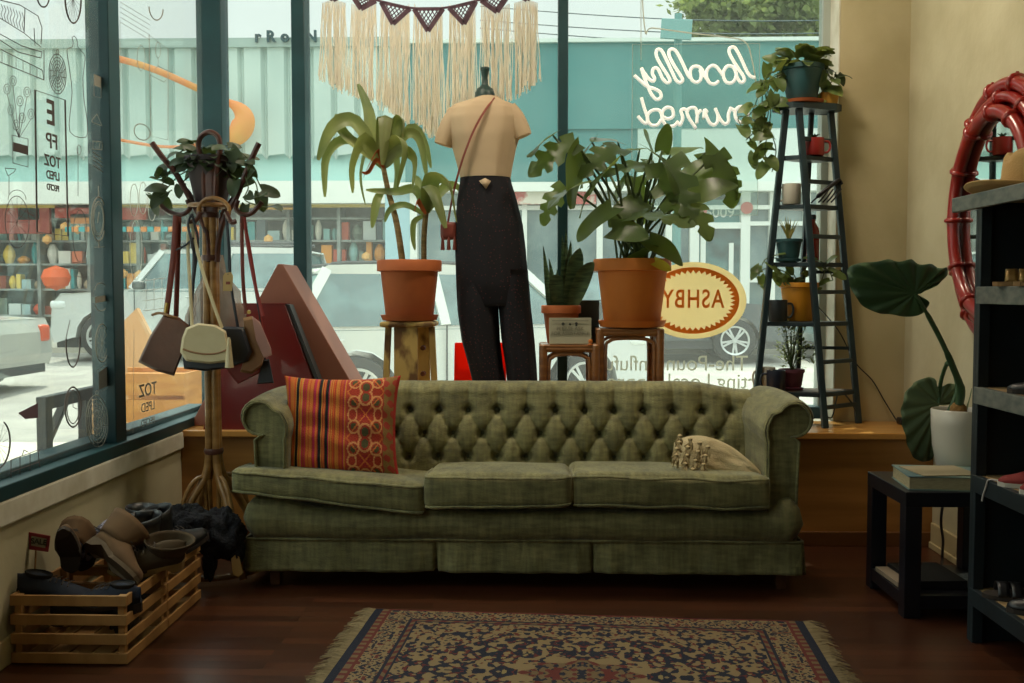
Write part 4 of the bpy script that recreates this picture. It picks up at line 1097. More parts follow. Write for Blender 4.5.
# snake plant
sp = thing('potted_snake_plant', 'snake plant in a small terracotta pot on the lower rattan table', 'potted plant', (W(561,340,5.03).x, 5.03, tz1))
sc_ = V((W(561,340,5.03).x, 5.03, tz1+.002)); top = rimmed_pot(sc_, .100, .070, .19, m_terra, sp, 0, rim=.22)
sl = MB()
for a, tipx, tipy, w_, tw in ((-.06,543,245,.035,.1),(-.04,549,258,.04,.5),(-.01,557,268,.032,-.3),(.01,562,235,.05,.8),(.03,571,240,.055,-.5),(.05,578,250,.05,.3),(.02,566,228,.04,0)):
    b0 = top+V((a*.9,R.uniform(-.03,.03),-.02)); tp = W(tipx,tipy,5.03+R.uniform(-.03,.03))
    strap([b0, b0.lerp(tp,.5)+V((.012*tw,0,0)), tp], w_*1.15, sl, 12, .35, 'blade')
for a, tipx, tipy in ((.04,594,262),(.0,541+10,268+8),(.03,580,248)):
    b0 = top+V((a,-.02,-.02)); tp = W(tipx,tipy,4.95); strap([b0, b0.lerp(tp,.6)+V((0,0,.04)), tp], .085, sl, 12, .25, 'ovate')
sl.build('foliage', m_leafs, sp, angle=180)
# card sign and dark slate
m_card = M('card_cream', '#a5a088', .8); m_ink = M('ink_dark', '#3a3a34', .8)
q0, q1 = W(549,344.5,4.89), W(591.5,318,4.89)
cs_ = thing('card_sign', 'small cream card sign with black symbols leaning on the snake plant pot', 'sign', ((q0.x+q1.x)/2, 4.89, tz1))
w_, h_ = q1.x-q0.x, q1.z-q0.z; Rt = rotx(-.12)
MB().box(((q0.x+q1.x)/2, 4.90, tz1+h_/2+.002), (w_,.008,h_), Rt).build('card', m_card, cs_, smooth=False, bevel=.002)
cx_ = (q0.x+q1.x)/2; zc = tz1+h_/2
fm = MB()
for z_ in (zc+h_*.40, zc-h_*.22): fm.box((cx_,4.894-(z_-zc)*-.0,z_),(w_*.86,.003,.0016), Rt)
build_each(fm, 'ruled_line', m_ink, cs_, smooth=False)
rot_t = (PI/2-.12, 0, 0)
text('lettering', 'PLEASE ASK', M('ink_soft', '#77735f', .8), cs_, (cx_, 4.892, zc+h_*.10), .026, rot_t, .0008)
text('lettering', 'FOR ASSISTANCE', M('ink_soft2', '#77735f', .8), cs_, (cx_, 4.891, zc-h_*.08), .024, rot_t, .0008)
sy = MB()
sy.lathe([(.008,0),(.008,.002)], (cx_-.035,4.893,zc+h_*.28), 12, rotx(PI/2)); sy.lathe([(.007,0),(.007,.002)], (cx_+.03,4.893,zc+h_*.30), 12, rotx(PI/2)); sy.box((cx_+.03,4.893,zc+h_*.24),(.010,.003,.012)); sy.box((cx_-.001,4.893,zc+h_*.27),(.010,.003,.010), roty(.6))
build_each(sy, 'symbol', m_ink, cs_, smooth=False)
q0, q1 = W(575,344,5.12), W(597,300,5.12)
tag(MB().box(((q0.x+q1.x)/2,5.105,(tz1+q1.z)/2),(q1.x-q0.x+.02,.02,q1.z-tz1-.001)).build('slate_board', M('slate', '#33413f', .7), None, smooth=False, bevel=.003), 'dark slate board standing behind the card sign and snake plant', 'board')
q = W(590.5,338.5,4.87); tag(MB().lathe([(.013,0),(.012,.006),(.001,.007)], (q.x,4.872,tz1), 16).lathe([(.001,-.011),(.009,-.007),(.011,0),(.009,.007),(.001,.011)], (q.x,4.875,tz1+.018), 14).build('trinket', m_terra2, None), 'tiny orange round trinket beside the card sign', 'trinket')

# --- ASHBY oval sign fixed inside the glass
AY = 5.255
c0 = W(693,300.5,AY); rx_, rz_ = W(746.5,300,AY).x-c0.x, W(693,262,AY).z-c0.z
m_sgn = M('sign_cream', '#efdfb4', .6, transl=.65, tcol='#fbeecb'); m_sgo = M('sign_orange', '#e6a352', .6, transl=.55, tcol='#f7b560')
as_ = thing('oval_sign', 'oval cream window sign reading ASHBY in orange, fixed to the glass', 'sign', (c0.x, AY, c0.z-rz_))
def ell(k, n_=64, y=AY): return [(c0.x+rx_*k*math.cos(2*PI*i/n_), y, c0.z+rz_*k*math.sin(2*PI*i/n_)) for i in range(n_)]
MB().prism(ell(1, y=AY), (0,.008,0)).build('sign_board', m_sgn, as_, smooth=False)
mb = MB()
n_ = 88; vs = []
for i in range(n_):
    a = 2*PI*i/n_; ki = .70 if i % 2 else .79
    for k in (.865, ki): vs.append((c0.x+rx_*k*math.cos(a), AY-.002, c0.z+rz_*k*math.sin(a)))
mb.add(vs, [(2*i,2*((i+1)%n_),2*((i+1)%n_)+1,2*i+1) for i in range(n_)])
mb.build('zigzag_border', m_sgo, as_, smooth=False, solid=.002)
text('lettering', 'ASHBY', m_sgo, as_, (c0.x, AY-.003, c0.z+.004), .135, (PI/2,0,PI), .001, sx=.72*1.0, spacing=1.15, offset=.002)
# lettering on the glass low down
m_frost = M('frost_lettering', '#dcddd3', .8, transl=.6)
gl_ = thing('window_lettering', 'faint pale lettering on the glass above the sofa back reading The-Pound and Local', 'lettering', (W(690,380,5.27).x, 5.27, .7))
q = W(748, 364, 5.27); text('lettering', 'The-Pound   ', m_frost, gl_, (q.x, 5.268, q.z), .115, (PI/2,0,PI), .0006, 'LEFT', sx=.95)
q = W(648, 364, 5.27); text('lettering', 'nfluful', m_frost, gl_, (q.x, 5.268, q.z), .115, (PI/2,0,PI), .0006, 'LEFT', sx=.9)
q = W(756, 382, 5.27); text('lettering', 'rting Local', m_frost, gl_, (q.x, 5.268, q.z), .115, (PI/2,0,PI), .0006, 'LEFT', sx=.95)
q = W(655, 382, 5.27); text('lettering', 'appro', m_frost, gl_, (q.x, 5.268, q.z), .115, (PI/2,0,PI), .0006, 'LEFT', sx=.95)

# --- neon sign on clear acrylic
NY = 5.19
m_neon = M('neon_tube_white', '#f4f2ea', .3, coat=.3, emit=.32); m_acr = glass_mat('acrylic', '#f2f7f5', .05, '#e6f0ec', .25)
ns = thing('neon_sign', 'white cursive tube sign reading locally owned hung on clear acrylic in the window', 'sign', W(698,215,NY))
a, b_ = W(632,215,NY), W(761,42,NY); MB().bb((a.x,NY+.03,a.z),(b_.x,NY+.036,b_.z)).build('acrylic_panel', m_acr, ns, smooth=False, bevel=.001)
MB().tube([(a.x,NY+.03,a.z),(b_.x,NY+.03,a.z),(b_.x,NY+.03,b_.z),(a.x,NY+.03,b_.z)], .0015, 5, closed=True).build('panel_edge', m_frost, ns)
# strokes traced as written, in the zoomed crop (origin 630,30, scale 5.69)
def T(pts): return [W(630+x/5.69, 30+y/5.69, NY) for x, y in pts]
strokes = [
 [(712,270),(690,265),(668,240),(640,180),(610,120),(590,97),(567,105),(565,130),(585,170),(620,225),(645,262),(650,290),(630,298),(610,270),(600,235),(585,210),(555,205),(533,235),(533,270),(550,298),(580,300),(600,275),(605,240)],
 [(533,262),(512,235),(490,208),(465,203),(440,225),(435,262),(450,298),(480,308),(505,290)],
 [(448,290),(425,262),(410,225),(385,207),(355,212),(342,240),(350,280),(375,298),(400,285),(405,250),(398,225)],
 [(350,275),(332,260),(300,190),(265,125),(240,108),(222,120),(225,150),(250,200),(285,255),(300,285),(285,300),(262,285),(240,240),(205,165),(180,118),(158,110),(148,130),(155,160),(180,205),(215,260),(228,290),(210,300),(185,275),(165,232),(148,215),(130,225),(128,250),(140,275),(130,292),(105,275),(75,235),(65,215)],
 [(25,258),(60,290),(95,320),(140,335),(172,355),(175,385),(150,395),(125,370),(105,330),(85,280),(65,220)],
 [(665,500),(670,470),(650,440),(620,438),(600,460),(600,495),(620,522),(650,525),(668,500)],
 [(600,470),(590,455),(570,445)],
 [(575,440),(560,480),(560,520),(540,535),(515,510),(495,470),(485,445)],[(500,480),(498,520),(480,540),(455,530),(435,490),(425,455)],
 [(440,470),(425,455),(420,500)],
 [(405,455),(385,480),(380,530)],[(385,500),(375,450),(350,442),(325,460),(335,500),(375,560)],
 [(330,470),(310,450),(290,460),(300,500),(285,540),(265,520)],
 [(180,490),(215,505),(245,490),(240,450),(210,440),(185,465),(185,510),(210,545),(250,545),(275,520)],
 [(185,500),(170,460),(135,455),(105,475),(100,510),(120,540),(155,540),(178,510)],
 [(65,385),(80,440),(100,500),(95,530),(75,525),(45,490)],
]
for s in strokes:
    pts = bez(T(s), 5)
    MB().tube(pts, .0088, 8).build('neon_tube', m_neon, ns, angle=180)
    for k in (0, len(pts)-1): 
        MB().tube([pts[k], pts[k]+V((0,.032,0))], .004, 6).build('tube_post', m_frost, ns)
for px_, py0 in ((641,-40),(672,-40)):
    pass
MB().tube([W(641,60,NY+.033), W(641,-40,NY+.033)], .002, 5).build('hanging_wire', m_frost, ns)
MB().tube(bez([W(758,95,NY+.02),W(752,60,NY+.02),(W(745,42,NY+.02)),W(725,37,NY+.02),W(690,33,NY+.03),W(652,28,NY+.03),W(645,30,NY+.03),W(640,-40,NY+.03)],6), .0035, 6).build('power_cable', m_frost, ns)

# --- macrame hanging
m_cot = M('cotton_cord', '#f6f3ec', .95, island=.10, transl=.6, tcol='#f6f0e2'); m_mau = M('mauve_crochet', '#5d4650', .9, col2='#4b3842', vscale=30)
HY = 5.13
mh = thing('macrame_hanging', 'long cream fringed macrame with mauve crochet triangles hanging in the window', 'wall hanging', W(430,120,HY))
rope = bez([W(330,-14,HY),W(350,-7,HY),W(380,1,HY),W(412,8,HY),W(443,8,HY),W(475,1,HY),W(510,-8,HY),W(540,-18,HY)], 8)
MB().tube(rope, .006, 8).build('swag_cord', m_mau, mh)
def ropez(x):
    for a, b_ in zip(rope, rope[1:]):
        if a.x <= x <= b_.x: return a.z+(b_.z-a.z)*(x-a.x)/(b_.x-a.x+1e-9)
    return rope[0].z
for l, r_, tipx, tipy in ((351,376,361,9),(381,410,393,24),(414,443,428,31),(449,476,464,24),(481,510,497,12),(514,538,527,0),(322,346,333,0)):
    A_ = W(l,0,HY); B_ = W(r_,0,HY); T_ = W(tipx,tipy,HY); A_.z = ropez(A_.x)-.004; B_.z = ropez(B_.x)-.004
    mb = MB(); q_ = V((0,-.004,0))
    n_ = 7
    for k in range(n_+1):
        t = k/n_; mb.beam(A_.lerp(B_, t)+q_, (A_.lerp(T_, t) if t < .0 else (T_ if t in (0,1) else (A_.lerp(T_, 1-abs(2*t-1)*0)))) if False else (B_.lerp(T_, 1-t) + q_), .0050, .003, up=Y)
        mb.beam(A_.lerp(B_, t)+q_, A_.lerp(T_, t)+q_, .0050, .003, up=Y)
    for a, b_, w2 in ((A_,B_,.016),(A_,T_,.024),(B_,T_,.024)): mb.beam(a, b_, w2, .008, up=Y)
    mb.build('crochet_triangle', m_mau, mh, smooth=False)
fb = MB()
def bottom(px):     # lower outline of the fringe
    pts = [(320,74),(335,85),(350,92),(375,100),(395,112),(405,122),(413,124),(416,118),(420,125),(432,136),(440,130),(446,118),(470,108),(495,104),(512,98),(520,90),(540,78)]
    for (a, ya), (b_, yb) in zip(pts, pts[1:]):
        if a <= px <= b_: return ya+(yb-ya)*(px-a)/(b_-a)
    return 80
def topy(px):
    for l, r_, tx, ty in ((351,376,361,9),(381,410,393,24),(414,443,428,31),(449,476,464,24),(481,510,497,12),(514,538,527,0),(322,346,333,0)):
        if l <= px <= r_:
            t = (px-l)/(tx-l) if px < tx else (r_-px)/(r_-tx); return ty*max(0,t) + 4*(1-t)
    return None
R = random.Random(5); px = 320.5
while px < 540:
    ty = topy(px)
    if ty is None: px += 1.1; continue
    for k in range(3):
        y_ = HY + R.uniform(-.025,.02); b_ = W(px+R.uniform(-4.5,4.5), bottom(px)+R.uniform(-4,5), y_); t0 = W(px, ty-1, HY)
        m1_ = t0.lerp(b_, .35)+V((R.uniform(-.006,.006),0,0)); m2_ = t0.lerp(b_, .7)+V((R.uniform(-.009,.009),0,0))
        fb.tube([t0,m1_,m2_,b_], [.0018,.002,.002,.0034], 4)
    px += 1.25
for px0, n_ in ((323,9),(352,8),(536,9),(508,7)):
    pass
fb.build('fringe', m_cot, mh, kind='stuff')
# ================================================================ LEFT SIDE: COAT RACK, BAGS, CRATES, DECALS
m_bent = M('bentwood', '#a87c46', .4, col2='#8a6132', vscale=5, stretch=(1,1,5), coat=.25)
m_bentd = M('bentwood_dark', '#5b332a', .4, col2='#472620', vscale=5, stretch=(1,1,5), coat=.25)
RY = 4.2
def R_(px, py, dy=0): return W(px, py, RY+dy)
rk = thing('coat_rack', 'bentwood coat rack with curved hooks and a looped top beside the corner window', 'coat rack', (R_(213,580).x, RY, 0))
cx0 = R_(213,400).x
for a in range(4):
    an = PI/4+a*PI/2; ox, oy = .020*math.cos(an), .020*math.sin(an)
    zt_ = R_(213,205).z; z0 = .34
    base = [V((cx0+ox, RY+oy, zt_)), V((cx0+ox, RY+oy, 1.0)), V((cx0+ox, RY+oy, z0+.3))]
    tipx, tipy = .245*math.cos(an), .245*math.sin(an)
    base += [V((cx0+ox*1.6, RY+oy*1.6, z0+.1)), V((cx0+tipx*.45, RY+tipy*.45, z0-.03)), V((cx0+tipx*.85, RY+tipy*.85, .13)), V((cx0+tipx, RY+tipy, .012))]
    MB().tube(bez(base, 6), .0165, 10).build('pole', m_bent, rk)
    # inner arch against the pole
    MB().tube(bez([V((cx0+ox*1.7, RY+oy*1.7, .12)), V((cx0+ox*1.9, RY+oy*1.9, .30)), V((cx0+tipx*.22, RY+tipy*.22, .41)), V((cx0+tipx*.5, RY+tipy*.5, .36)), V((cx0+tipx*.75, RY+tipy*.75, .17)), V((cx0+tipx*.86, RY+tipy*.86, .04))], 6), .010, 8).build('leg_brace', m_bent, rk)
for z_ in (.52, R_(213,258).z, R_(213,215).z):
    MB().lathe([(.038,-.012),(.042,0),(.038,.012)], (cx0,RY,z_), 20).build('collar', m_bentd, rk)
MB().tube([(cx0+.225*math.cos(2*PI*k/40), RY+.225*math.sin(2*PI*k/40), .030) for k in range(40)], .013, 8, closed=True).build('base_ring', m_bent, rk)
MB().tube([(cx0+.085*math.cos(2*PI*k/24), RY-.0+.085*math.sin(2*PI*k/24), R_(213,206).z) for k in range(24)], .010, 8, closed=True).build('top_ring', m_bent, rk)
# the looped top and its arch (in front)
lp = [(205,212),(204,185),(203,165),(199,150),(200,138),(209,132),(218,137),(220,150),(217,165),(216,185),(215,212)]
MB().tube(bez([R_(a,b_,-.05) for a,b_ in lp],5), .0115, 8).build('loop', m_bentd, rk)
MB().rbox(R_(210,188,-.05), (.042,.016,.20), .006, 5).build('loop_strap', m_bentd, rk)
ar = [(199,214),(199,207),(205,200),(214,198),(223,201),(229,208),(228,216)]
MB().tube(bez([R_(a,b_,-.09) for a,b_ in ar],5), .009, 8).build('arch', m_bent, rk)
# long arms and U hooks
for pth, dy in (([(209,262),(208,238),(199,215),(188,195),(175,172),(163,158),(152,143)],-.02), ([(217,262),(219,238),(226,215),(236,198),(244,178),(252,158),(259,143)],-.02),
                ([(214,262),(214,236),(222,215),(240,190)],.08), ([(212,262),(211,236),(203,215),(186,190)],.08)):
    MB().tube(bez([R_(a,b_,dy) for a,b_ in pth],5), .0125, 8).build('arm', m_bentd, rk)
hooks = (([(187,200),(190,208),(183,214),(172,213),(165,209),(161,205)],-.04), ([(238,200),(236,208),(241,214),(250,214),(257,208),(262,202)],-.04), ([(200,212),(196,220),(189,222)],-.12), ([(226,212),(231,222),(236,221)],-.12))
for pth, dy in hooks: MB().tube(bez([R_(a,b_,dy) for a,b_ in pth],5), .010, 8).build('hook', m_bentd, rk)
# plant sitting in the top of the rack
pr = thing('potted_ivy', 'dark pot of round leaved ivy sitting in the top of the coat rack', 'potted plant', R_(210,212,.02))
m_dpot = M('dark_plum_pot', '#33242a', .6)
pc = R_(211,206,.03)
MB().lathe([(.062,0),(.065,.004),(.100,.175),(.108,.178),(.108,.20),(.098,.20),(.092,.17),(.001,.17)], pc+V((0,0,.005)), 30, cap=False).build('pot', m_dpot, pr, angle=50)
vm = MB(); vs_ = MB(); R = random.Random(21)
def vine(start, path, n_, size, mbv, mbs, y_, dyr=.05, r=.0028):
    pts = bez([start]+[W(a, b_, y_+R.uniform(-dyr,dyr)) for a, b_ in path], 8); mbs.tube(pts, r, 5)
    for k in range(n_):
        p_ = pts[min(len(pts)-1, int((k+.7)/n_*len(pts)))]
        d = V((R.uniform(-1,1), R.uniform(-.8,.3), R.uniform(-.9,.3)))
        s_ = size*R.uniform(.75,1.2); leaf(mbv, p_+d.normalized()*s_*.25, d, s_, s_*.95, R.uniform(.3,1.0), R.uniform(-.5,.5), 'heart', 7, .15, V((R.uniform(-.4,.4),-.7,.7)), .03)
tp = pc+V((0,0,.19))
for pth, n_ in (([(185,160),(165,175),(158,178)],5),([(180,175),(160,195),(148,193)],5),([(178,165),(165,180),(155,198),(172,190)],5),([(190,150),(180,152)],5),([(238,158),(252,170),(262,190)],6),([(240,170),(255,182),(258,200)],6),([(235,160),(248,185),(245,200),(268,208)],6),([(230,150),(240,152),(250,160)],5),([(200,148),(195,143)],4),([(222,148),(228,145)],4),([(205,160),(180,185)],4),([(225,170),(236,178)],5)):
    vine(tp, pth, n_, .075, vm, vs_, RY, .06)
for k in range(46):
    a = R.uniform(0, 2*PI); d = V((math.cos(a), math.sin(a), R.uniform(-.3,.6))); leaf(vm, tp+d*.05, d, .08, .075, .8, 0, 'heart', 7, .15, Z, .03)
vm.build('foliage', m_leafk, pr, angle=180); vs_.build('vines', m_stem, pr, kind='stuff')

# --- bags
m_brl = M('brown_leather', '#6b3f2b', .45, col2='#58321f', vscale=6, bump=.15, bscale=60)
m_crl = M('cream_leather', '#b9a883', .45, col2='#c4b48f', vscale=5, bump=.15, bscale=60)
m_nvl = M('navy_leather', '#1e222c', .5); m_tnl = M('tan_leather', '#9a7048', .5, col2='#8a603a', vscale=5); m_pkl = M('pink_leather', '#b5847a', .5); m_gold = M('brass', '#b0904f', .3, metal=1)
m_rdl = M('red_leather', '#8f2d28', .5)
def strapline(pth, dy, r, m, parent, name='strap', flat=.35):
    return MB().tube(bez([R_(a, b_, d_) for (a, b_), d_ in zip(pth, dy)], 6), r, 8, flat=flat, up=Y).build(name, m, parent)
def slab(mb, pxs, y0, y1):       # leather body between two outlines
    n = len(pxs); A_ = [W(a,b_,y0) for a,b_ in pxs]; B_ = [W(a,b_,y1) for a,b_ in pxs]
    cA = sum(A_, V((0,0,0)))/n; cB = sum(B_, V((0,0,0)))/n
    rings = [[cA+(p_-cA)*.90 for p_ in A_], [p_.lerp(q_,.12) for p_, q_ in zip(A_, B_)], [p_.lerp(q_,.88) for p_, q_ in zip(A_, B_)], [cB+(p_-cB)*.90 for p_ in B_]]
    mb.loft(rings, n); return mb
def dens(pxs, k=5):
    out = []
    for i in range(len(pxs)):
        a, b_ = pxs[i], pxs[(i+1)%len(pxs)]
        for j in range(k): out.append((a[0]+(b_[0]-a[0])*j/k, a[1]+(b_[1]-a[1])*j/k))
    return out
b1 = thing('tote_bag', 'brown leather tote hanging by its long strap from the left hook', 'bag', R_(165,375,-.08))
slab(MB(), dens([(164,314),(180,318),(190,326),(184,350),(174,376),(156,371),(138,362),(150,336)]), RY-.12, RY-.02).build('body', m_brl, b1, angle=60)
strapline([(176,214),(174,250),(170,285),(166,316)], (-.04,-.06,-.07,-.07), .013, m_rust, b1); strapline([(179,214),(178,250),(177,285),(176,318)], (-.04,-.03,-.03,-.03), .011, m_rust, b1)
mb = MB(); mb.tube([R_(167,303,-.08),R_(165,316,-.09)], .007, 8); mb.build('buckle', m_gold, b1)
MB().tube(bez([R_(152,315,-.1),R_(160,313,-.11),R_(170,316,-.12),R_(180,319,-.1)],4), .006, 6).build('zip_edge', m_tnl, b1)
b2 = thing('cream_crossbody_bag', 'cream camera style bag with tassel hanging in front of the coat rack pole', 'bag', R_(205,365,-.2))
slab(MB(), dens([(186,328),(198,323),(216,325),(226,331),(229,345),(228,362),(210,364),(186,361),(180,352),(182,338)]), RY-.26, RY-.16).build('body', m_crl, b2, angle=70)
MB().tube(bez([R_(a,b_,-.262) for a,b_ in ((183,349),(192,352),(205,354),(218,353),(228,349))],4), .004, 6).build('zip', m_tnl, b2)
strapline([(189,222),(188,250),(190,285),(192,326)], (-.12,-.14,-.18,-.21), .007, m_crl, b2); strapline([(191,222),(200,262),(212,300),(222,328)], (-.12,-.16,-.2,-.21), .007, m_crl, b2)
mb = MB(); mb.lathe([(.004,.03),(.008,.02),(.009,.0),(.018,-.09),(.001,-.092)], R_(229,345,-.27), 10); mb.build('tassel', m_crl, b2)
b3 = thing('navy_shoulder_bag', 'dark navy shoulder bag hanging behind the cream bag', 'bag', R_(216,370,-.1))
slab(MB(), dens([(186,330),(215,326),(244,327),(252,352),(248,361),(228,368),(205,371),(184,369),(182,350)]), RY-.15, RY-.06).build('body', m_nvl, b3, angle=70)
strapline([(226,212),(229,250),(231,285),(238,328)], (-.1,-.1,-.1,-.1), .006, m_nvl, b3); strapline([(193,222),(194,262),(192,300),(190,330)], (-.1,-.12,-.12,-.1), .007, m_nvl, b3)
b4 = thing('tan_flap_bag', 'tan and pink flap bag hanging from the right hook', 'bag', R_(255,374,-.05))
slab(MB(), dens([(243,318),(252,316),(262,330),(266,350),(262,366),(252,374),(240,372),(247,350)]), RY-.12, RY-.03).build('body', m_tnl, b4, angle=70)
slab(MB(), dens([(252,316),(260,322),(271,348),(272,355),(264,358),(256,340)]), RY-.14, RY-.12).build('flap', m_pkl, b4, angle=70)
strapline([(242,214),(242,240),(243,280),(246,314)], (-.04,-.05,-.07,-.08), .008, m_rust, b4); strapline([(244,214),(247,240),(254,280),(263,316)], (-.04,-.05,-.07,-.09), .007, m_rdl, b4)
for a, b_ in ((249,312),(246,320)): MB().lathe([(.007,-.006),(.009,0),(.007,.006)], R_(a,b_,-.1), 10, rotx(PI/2)).build('ring', m_gold, b4)
b5 = thing('red_purse', 'dark red purse hanging low behind the tan flap bag', 'bag', R_(240,384,.05))
slab(MB(), dens([(225,368),(262,330),(270,345),(262,372),(238,384)]), RY+.01, RY+.06).build('body', m_rdl, b5, angle=70); strapline([(243,214),(250,250),(258,300),(263,332)], (.0,.02,.03,.03), .006, m_rdl, b5)
b6 = thing('black_key_pouch', 'small black trapezoid pouch hanging below the tan flap bag', 'pouch', R_(266,384,-.02))
slab(MB(), dens([(262,360),(269,359),(274,383),(257,384)]), RY-.07, RY-.03).build('body', m_nvl, b6, angle=70); strapline([(243,214),(250,260),(260,320),(265,360)], (-.02,-.03,-.05,-.05), .003, m_nvl, b6)
m_plast = M('clear_plastic', '#a58f80', .25, alpha=.45, transl=.2)
b7 = thing('plastic_garment_bag', 'crumpled translucent plastic wrapped item hanging behind the rack pole', 'bag', R_(218,330,.1))
def crump(u, v):
    a = 2*PI*u; z_ = R_(215,255,.1).z + (R_(215,340,.1).z-R_(215,255,.1).z)*v; rx = .03+.10*ss(0,.8,v)
    k = 1+.25*noise.noise(V((math.cos(a)*2, math.sin(a)*2, v*6)))+.1*math.sin(a*9+v*3)
    return (R_(216,300,.1).x+rx*k*math.cos(a), RY+.10+rx*.45*k*math.sin(a), z_)
MB().grid(crump, 60, 30, True).build('wrap', m_plast, b7, angle=180); strapline([(214,216),(215,236),(215,256)], (.02,.06,.1), .004, m_nvl, b7)
tg = thing('price_tag', 'tan paper price tag hanging on thin string beside the rack pole', 'tag', R_(228,291,-.15))
MB().prism([R_(a,b_,-.15) for a,b_ in ((225,273),(231,272),(233,276),(232,291),(223,291),(223,276))], (0,.002,0)).build('tag_card', M('tag_card', '#b99a66', .8), tg, smooth=False)
strapline([(228,214),(228,245),(228,275)], (-.12,-.14,-.15), .0015, m_nvl, tg, 'string')
MB().rbox(R_(228,283,-.152), (.018,.002,.012), .001, 3).build('printed_mark', m_rust, tg)
ky = thing('dark_lanyard', 'dark looped lanyard hanging from the left hook between two straps', 'lanyard', R_(192,290,-.1))
MB().tube(bez([R_(192,214,-.13),R_(188,224,-.14),R_(191,240,-.15),R_(195,262,-.14),R_(193,285,-.14),R_(196,262,-.13),R_(198,240,-.13),R_(194,222,-.13),R_(192,214,-.13)],5), .005, 6).build('cord_loop', m_nvl, ky)
MB().tube(bez([R_(194,238,-.14),R_(184,246,-.14),R_(176,250,-.13)],5), .004, 6).build('clip_strap', m_nvl, ky)

# --- triangular prism display blocks on the platform
m_pink = M('clay_pink_paint', '#8f5c4a', .6, col2='#845342', vscale=3); m_red = M('dark_red_gloss', '#6b1f1e', .25, coat=.4)
ya, yb_ = 4.83, 5.12
tri = [W(280,264,ya), W(190,432,ya), W(377,432,ya)]
for v_ in tri[1:]: v_.z = PZ
tb = MB(); tb.prism([tri[0]+V((-.012,0,0)), tri[1], tri[2]+V((0,0,0)), tri[0]+V((.012,0,0))], (0, yb_-ya, 0))
tag(tb.build('triangular_block', m_pink, None, smooth=False, bevel=.004), 'big clay pink triangular display block on the platform by the corner', 'display block')
yr = 4.70
rd = MB(); pl = [W(232,304,yr), W(285,304,yr), W(312,378,yr), W(334,432,yr), W(204,432,yr), W(222,340,yr)]
for i in (3,4): pl[i].z = PZ
rd.prism([pl[0],pl[1],pl[2],pl[3],pl[4],pl[5]], (0,.085,0))
t = thing('red_wedge', 'glossy dark red wedge board leaning in front of the clay pink block', 'display block', (pl[4].x+.2, yr, PZ))
rd.build('panel', m_red, t, smooth=False, bevel=.003)
MB().prism([pl[1]+V((.001,.006,0)), pl[1]+V((.020,.006,-.004)), pl[3]+V((.020,.006,0)), pl[3]+V((.001,.006,0))], (0,.075,0)).build('edge_strip', m_dkpl, t, smooth=False)

# --- crates
m_crate = M('pine_crate', '#9a7040', .6, col2='#b0844e', vscale=4, stretch=(3,3,1), island=.1)
def crate(x0, x1, y0, y1, h, label):
    t = thing('wooden_crate', label, 'crate', ((x0+x1)/2, (y0+y1)/2, 0), 'slatted wooden crates by the left wall')
    sh_, th = .034, .010; n = 4; gp = (h-.004-n*sh_)/(n-1)
    for k in range(n):
        z = .004+k*(sh_+gp)
        for a, b_ in (((x0,y0,z),(x1,y0+th,z+sh_)), ((x0,y1-th,z),(x1,y1,z+sh_)), ((x0,y0+th,z),(x0+th,y1-th,z+sh_)), ((x1-th,y0+th,z),(x1,y1-th,z+sh_))):
            MB().bb(a, b_).build('slat', m_crate, t, smooth=False, bevel=.0015)
    for a in (x0+th, x1-th-.022):
        for b_ in (y0+th, y1-th-.022): MB().bb((a,b_,.002),(a+.022,b_+.022,h-.002)).build('corner_post', m_crate, t, smooth=False, bevel=.0015)
    for k in range(5):
        xx = x0+th+(x1-x0-2*th)*k/5; MB().bb((xx+.004,y0+th,.002),(xx+(x1-x0-2*th)/5-.004,y1-th,.012)).build('bottom_board', m_crate, t, smooth=False)
    return t
crate(-1.704, -1.325, 3.11, 3.462, .226, 'nearer slatted wooden crate filled with brown and dark shoes')
crate(-1.704, -1.325, 3.467, 3.81, .226, 'farther slatted wooden crate filled with black boots beside the coat rack')
